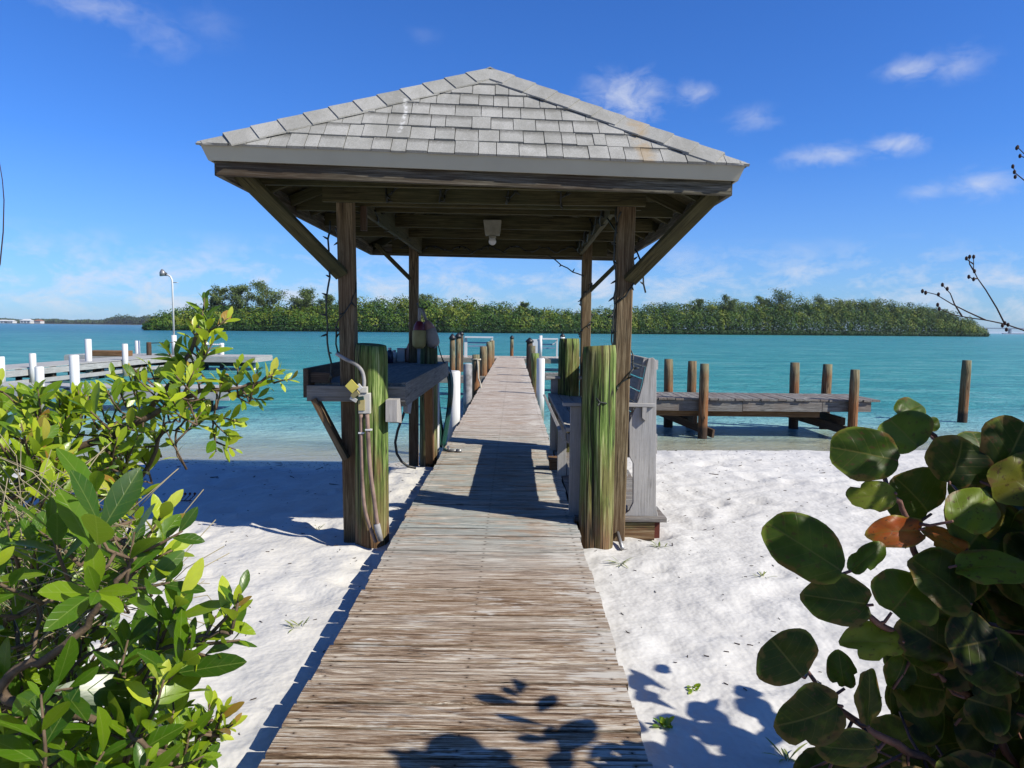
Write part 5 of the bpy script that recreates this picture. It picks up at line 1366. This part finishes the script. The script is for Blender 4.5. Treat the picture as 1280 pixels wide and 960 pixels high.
# bare twigs with seed heads at the right, thin arching stalk at the left
def bare(label, base, lines, Y, seeds, r=.0014):
    b = MB()
    for ln in lines: 
        pts = [P(x, y, Y + dy) if not isinstance(x, tuple) else V(x) for (x, y, dy) in ln]
        b.tube(pts, [r * (1.6 - .9 * i / (len(pts)-1)) for i in range(len(pts))], 5)
    for (x, y) in seeds:
        c = P(x, y, Y); b.tube([c - V((0, 0, .006)), c - V((0, 0, .003)), c + V((0, 0, .003)), c + V((0, 0, .006))], [.001, .0038, .0038, .001], 7)
    e = P(lines[0][0][0], lines[0][0][1], Y); 
    b.tube([base, (V(base) + e) / 2 + V((.15, 0, .1)), e], [.007, .005, r * 1.6], 6)
    o = b.build('bare_twig', M['twig']); tag(o, label, 'twig')
bare('bare forked twig with dark seed heads over the right horizon', (2.3, 2.0, -.25),
     [[(1310, 424, 0), (1280, 413, 0), (1256, 405, 0), (1232, 400, 0), (1210, 397, 0), (1190, 393, 0), (1175, 386, 0), (1172, 381, 0)],
      [(1256, 405, 0), (1246, 385, 0), (1232, 362, 0), (1222, 348, 0), (1217, 338, 0), (1217, 321, 0)], [(1232, 400, 0), (1210, 390, 0), (1190, 380, 0), (1170, 368, 0), (1153, 364, 0)],
      [(1203, 396, 0), (1193, 380, 0), (1188, 367, 0), (1178, 356, 0)], [(1217, 338, 0), (1212, 330, 0), (1211, 321, 0)], [(1222, 348, 0), (1216, 349, 0), (1211, 345, 0)], [(1217, 330, 0), (1208, 324, 0)]],
     2.0, [(1172, 381), (1174, 386), (1153, 364), (1178, 356), (1184, 361), (1217, 321), (1212, 321), (1208, 323), (1211, 346), (1217, 349), (1218, 339), (1173, 368), (1157, 366), (1256, 404), (1260, 406), (1253, 407), (1258, 412)])
bare('bare twig with seed heads high at the right edge', (2.4, 1.9, -.25),
     [[(1320, 250, 0), (1295, 235, 0), (1281, 226, 0), (1270, 217, 0), (1266, 208, 0)], [(1320, 230, 0), (1290, 202, 0), (1280, 192, 0), (1272, 184, 0)], [(1285, 198, 0), (1275, 195, 0)]],
     2.0, [(1266, 208), (1268, 215), (1269, 221), (1272, 184), (1275, 195), (1271, 185)])
b = MB(); b.tube([V((-1.6, 1.4, -.25)), P(-80, 600, 1.6), P(-30, 420, 1.6), P(0, 330, 1.6), P(4, 290, 1.6), P(5, 250, 1.6), P(3, 225, 1.6), P(-2, 195, 1.6)], [.004, .003, .002, .0016, .0014, .0012, .001, .0008], 6)
tag(b.build('arching_stalk', M['twig']), 'thin arching stalk against the sky at the left edge', 'stalk')

# ---------------------------------------------------------------- tufts and debris on the sand
def tuft(px, py, n, L, label, mat='grass', leafy=False):
    q = PZ(px, py, -.2); b = MB(); zz = ground(q.x, q.y)
    for i in range(n):
        a = U(0, 2*PI); p = V((q.x + U(-.03, .03), q.y + U(-.03, .03), zz - .005)); d = V((math.cos(a), math.sin(a), U(.3, 1.2))).normalized()
        leaf(b, p, d, V((0, 0, 1)), L * U(.5, 1.1), (.010 if not leafy else L * .45), U(.2, 1), U(.1, .5), .3)
    tag(b.build('grass_tuft' if not leafy else 'seedling', M[mat if not leafy else 'leafA']), label, 'grass tuft' if not leafy else 'seedling')
tuft(775, 710, 12, .12, 'sparse grass tuft in front of the cracked green piling'); tuft(826, 690, 14, .09, 'small green grass tuft right of the bench foot')
tuft(372, 792, 9, .09, 'small grass tuft on the left sand'); tuft(952, 727, 9, .08, 'small grass tuft left of the sea grape leaves')
tuft(868, 868, 12, .045, 'tiny green seedling on the sand among the leaf shadows', leafy=True); tuft(832, 915, 14, .06, 'green seedling beside the planks at the bottom', leafy=True)
tuft(395, 660, 8, .12, 'thin grass tuft near the left post'); tuft(985, 955, 8, .12, 'grass tuft under the sea grape')
b = MB()
for i in range(5):
    p = P(212 + i * 6, 632, 7.2); p.z = ground(p.x, p.y) + .01
    b.tube([p, p + V((.05, .03, .05))], .004, 5); c = p + V((.05, .03, .05)); b.tube([c, c + V((0, 0, .015)), c + V((0, 0, .03))], [.004, .016, .004], 8)
b.tube([(lambda p: V((p.x, p.y, ground(p.x, p.y) + .012)))(P(x, 633, 7.2)) for x in (205, 220, 240)], .005, 5)
tag(b.build('berry_twig', M['brickred']), 'fallen twig with red berries on the shaded sand at the left', 'twig')
b = MB()
for i in range(2300):
    if i < 1300:
        x = U(-5.5, 4.5); y = U(2.3, 11.5)
        if -1.0 < x < .6 or (.5 < x < 1.4 and 6 < y < 9.8): continue
    else:
        x = U(-7, 9); y = shore(x) - .25 + R_.gauss(0, .22)
    z = ground(x, y); a = U(0, PI); l = U(.004, .018) if U(0, 1) < .97 else U(.03, .07)
    p = V((x, y, z + .003)); d = V((math.cos(a), math.sin(a) * .7, U(-.05, .25))) * l
    b.tube([p - d, p + V((U(-.3, .3), U(-.3, .3), 0)) * l, p + d], min(.0035, l * .12) + .001, 4, smooth=False)
tag(b.build('beach_debris', M['twig']), 'scattered dark bits of seaweed and twigs on the white sand', 'debris', kind='stuff')

# ================================================================== LIGHT AND SKY
sun_d = bpy.data.lights.new('sun', 'SUN'); sun_d.energy = 5.0; sun_d.angle = math.radians(.5); sun_d.color = (1, .945, .83)
sun = bpy.data.objects.new('sun', sun_d); COL.objects.link(sun); sun.rotation_euler = (SUND * -1).to_track_quat('-Z', 'Y').to_euler(); sun.location = (20, -10, 20)
t = NT('World', True); S.world = t.m
sky = t.n('ShaderNodeTexSky', sky_type='NISHITA'); sky.sun_disc = False; sky.sun_elevation = math.radians(39.3); sky.sun_rotation = math.radians(115.4)
sky.altitude = 0; sky.air_density = 1.0; sky.dust_density = .35; sky.ozone_density = 3.0
dirv = t.n('ShaderNodeNewGeometry').outputs['Incoming']
dirv = t.n('ShaderNodeTexCoord').outputs['Generated']
s = t.sep(dirv)
sc = t.n('ShaderNodeHueSaturation', {'Color': sky.outputs[0], 'Saturation': 1.12, 'Value': 1.0}).outputs[0]
sc = t.mix(1.0, sc, (.64, 1.13, 1.97), 'MULTIPLY')
el = s[2]
# low broken cloud bank
den = t.math('ADD', t.math('ABSOLUTE', el), .05)
cl = t.n('ShaderNodeCombineXYZ', {'X': t.math('DIVIDE', s[0], den), 'Y': t.math('DIVIDE', s[1], den), 'Z': 0.0}).outputs[0]
lown = t.noise(t.scale(dirv, (11, 11, 22)), 1.4, 7, .66, .3)
lowm = t.math('MULTIPLY', t.mr(el, .0, .025), t.mr(el, .12, .06))
low = t.math('MULTIPLY', t.mr(lown, .44, .66, 0, .7), lowm)
hazeb = t.math('MULTIPLY', t.mr(el, .22, -.02, 0, 1), .30)
total = low
for (x, y, a, b_, st) in ((782, 125, 62, 42, .75), (760, 105, 40, 22, .4), (868, 115, 30, 20, .5), (1030, 195, 62, 17, .62), (1120, 180, 40, 17, .72), (1142, 86, 40, 17, .62), (1198, 80, 40, 24, .4), (1226, 230, 42, 20, .6), (1158, 238, 30, 14, .35), (940, 150, 40, 20, .35), (120, 8, 70, 20, .38), (200, 44, 50, 30, .26), (265, 32, 40, 30, .12), (530, 45, 24, 14, .10)):
    d = ray(x, y).normalized(); r = V((d.y, -d.x, 0)).normalized(); u = r.cross(d)
    dx = t.n('ShaderNodeVectorMath', {0: dirv, 1: tuple(r)}, operation='DOT_PRODUCT').outputs['Value']; dy = t.n('ShaderNodeVectorMath', {0: dirv, 1: tuple(u)}, operation='DOT_PRODUCT').outputs['Value']
    fw = t.n('ShaderNodeVectorMath', {0: dirv, 1: tuple(d)}, operation='DOT_PRODUCT').outputs['Value']
    q = t.math('SQRT', t.math('ADD', t.math('POWER', t.math('DIVIDE', dx, a / F * .95), 2), t.math('POWER', t.math('DIVIDE', dy, b_ / F * .95), 2)))
    m = t.math('MULTIPLY', t.mr(q, 1.25, .1), t.mr(fw, 0, .5))
    nz = t.noise(t.scale(dirv, (18, 18, 30), (x * .01, y * .01, 0)), 1.6, 6, .62, .5)
    total = t.math('MAXIMUM', total, t.math('MULTIPLY', t.mr(t.math('ADD', t.math('MULTIPLY', nz, 1.0), t.math('MULTIPLY', m, .40)), .58, 1.10, 0, st), t.mr(q, 1.2, .35)))
SKYM = 1.0
c = t.mix(hazeb, sc, (4.6, 6.2, 9.6))
c = t.mix(total, c, (8.5, 9.0, 10.2))
bg = t.n('ShaderNodeBackground', {'Color': c, 'Strength': .055}).outputs[0]
t.n('ShaderNodeOutputWorld', {'Surface': bg})
S.view_settings.view_transform = 'Standard'; S.view_settings.look = 'None'; S.view_settings.exposure = 0.63; S.view_settings.gamma = 1.0; S.view_settings.use_curve_mapping = False
S.cycles.max_bounces = 6; S.cycles.diffuse_bounces = 2; S.cycles.transparent_max_bounces = 8; S.cycles.caustics_reflective = False; S.cycles.caustics_refractive = False

hz = MB(); hz.v = []; 
xa, xb, ya, yb, za, zb = -9100., 9100., -700., 12100., -6.5, 19.5
hz.add([(xa, ya, za), (xb, ya, za), (xb, yb, za), (xa, yb, za), (xa, ya, zb), (xb, ya, zb), (xb, yb, zb), (xa, yb, zb)], [(3, 2, 1, 0), (4, 5, 6, 7), (0, 1, 5, 4), (1, 2, 6, 5), (2, 3, 7, 6), (3, 0, 4, 7)])
t = NT('haze'); pv = t.n('ShaderNodeVolumePrincipled', {'Color': (.80, .88, 1, 1), 'Density': .00006, 'Anisotropy': .0})
t.out(None, pv.outputs[0])
tag(hz.build('haze', t.m), kind='stuff')
S.cycles.volume_bounces = 0
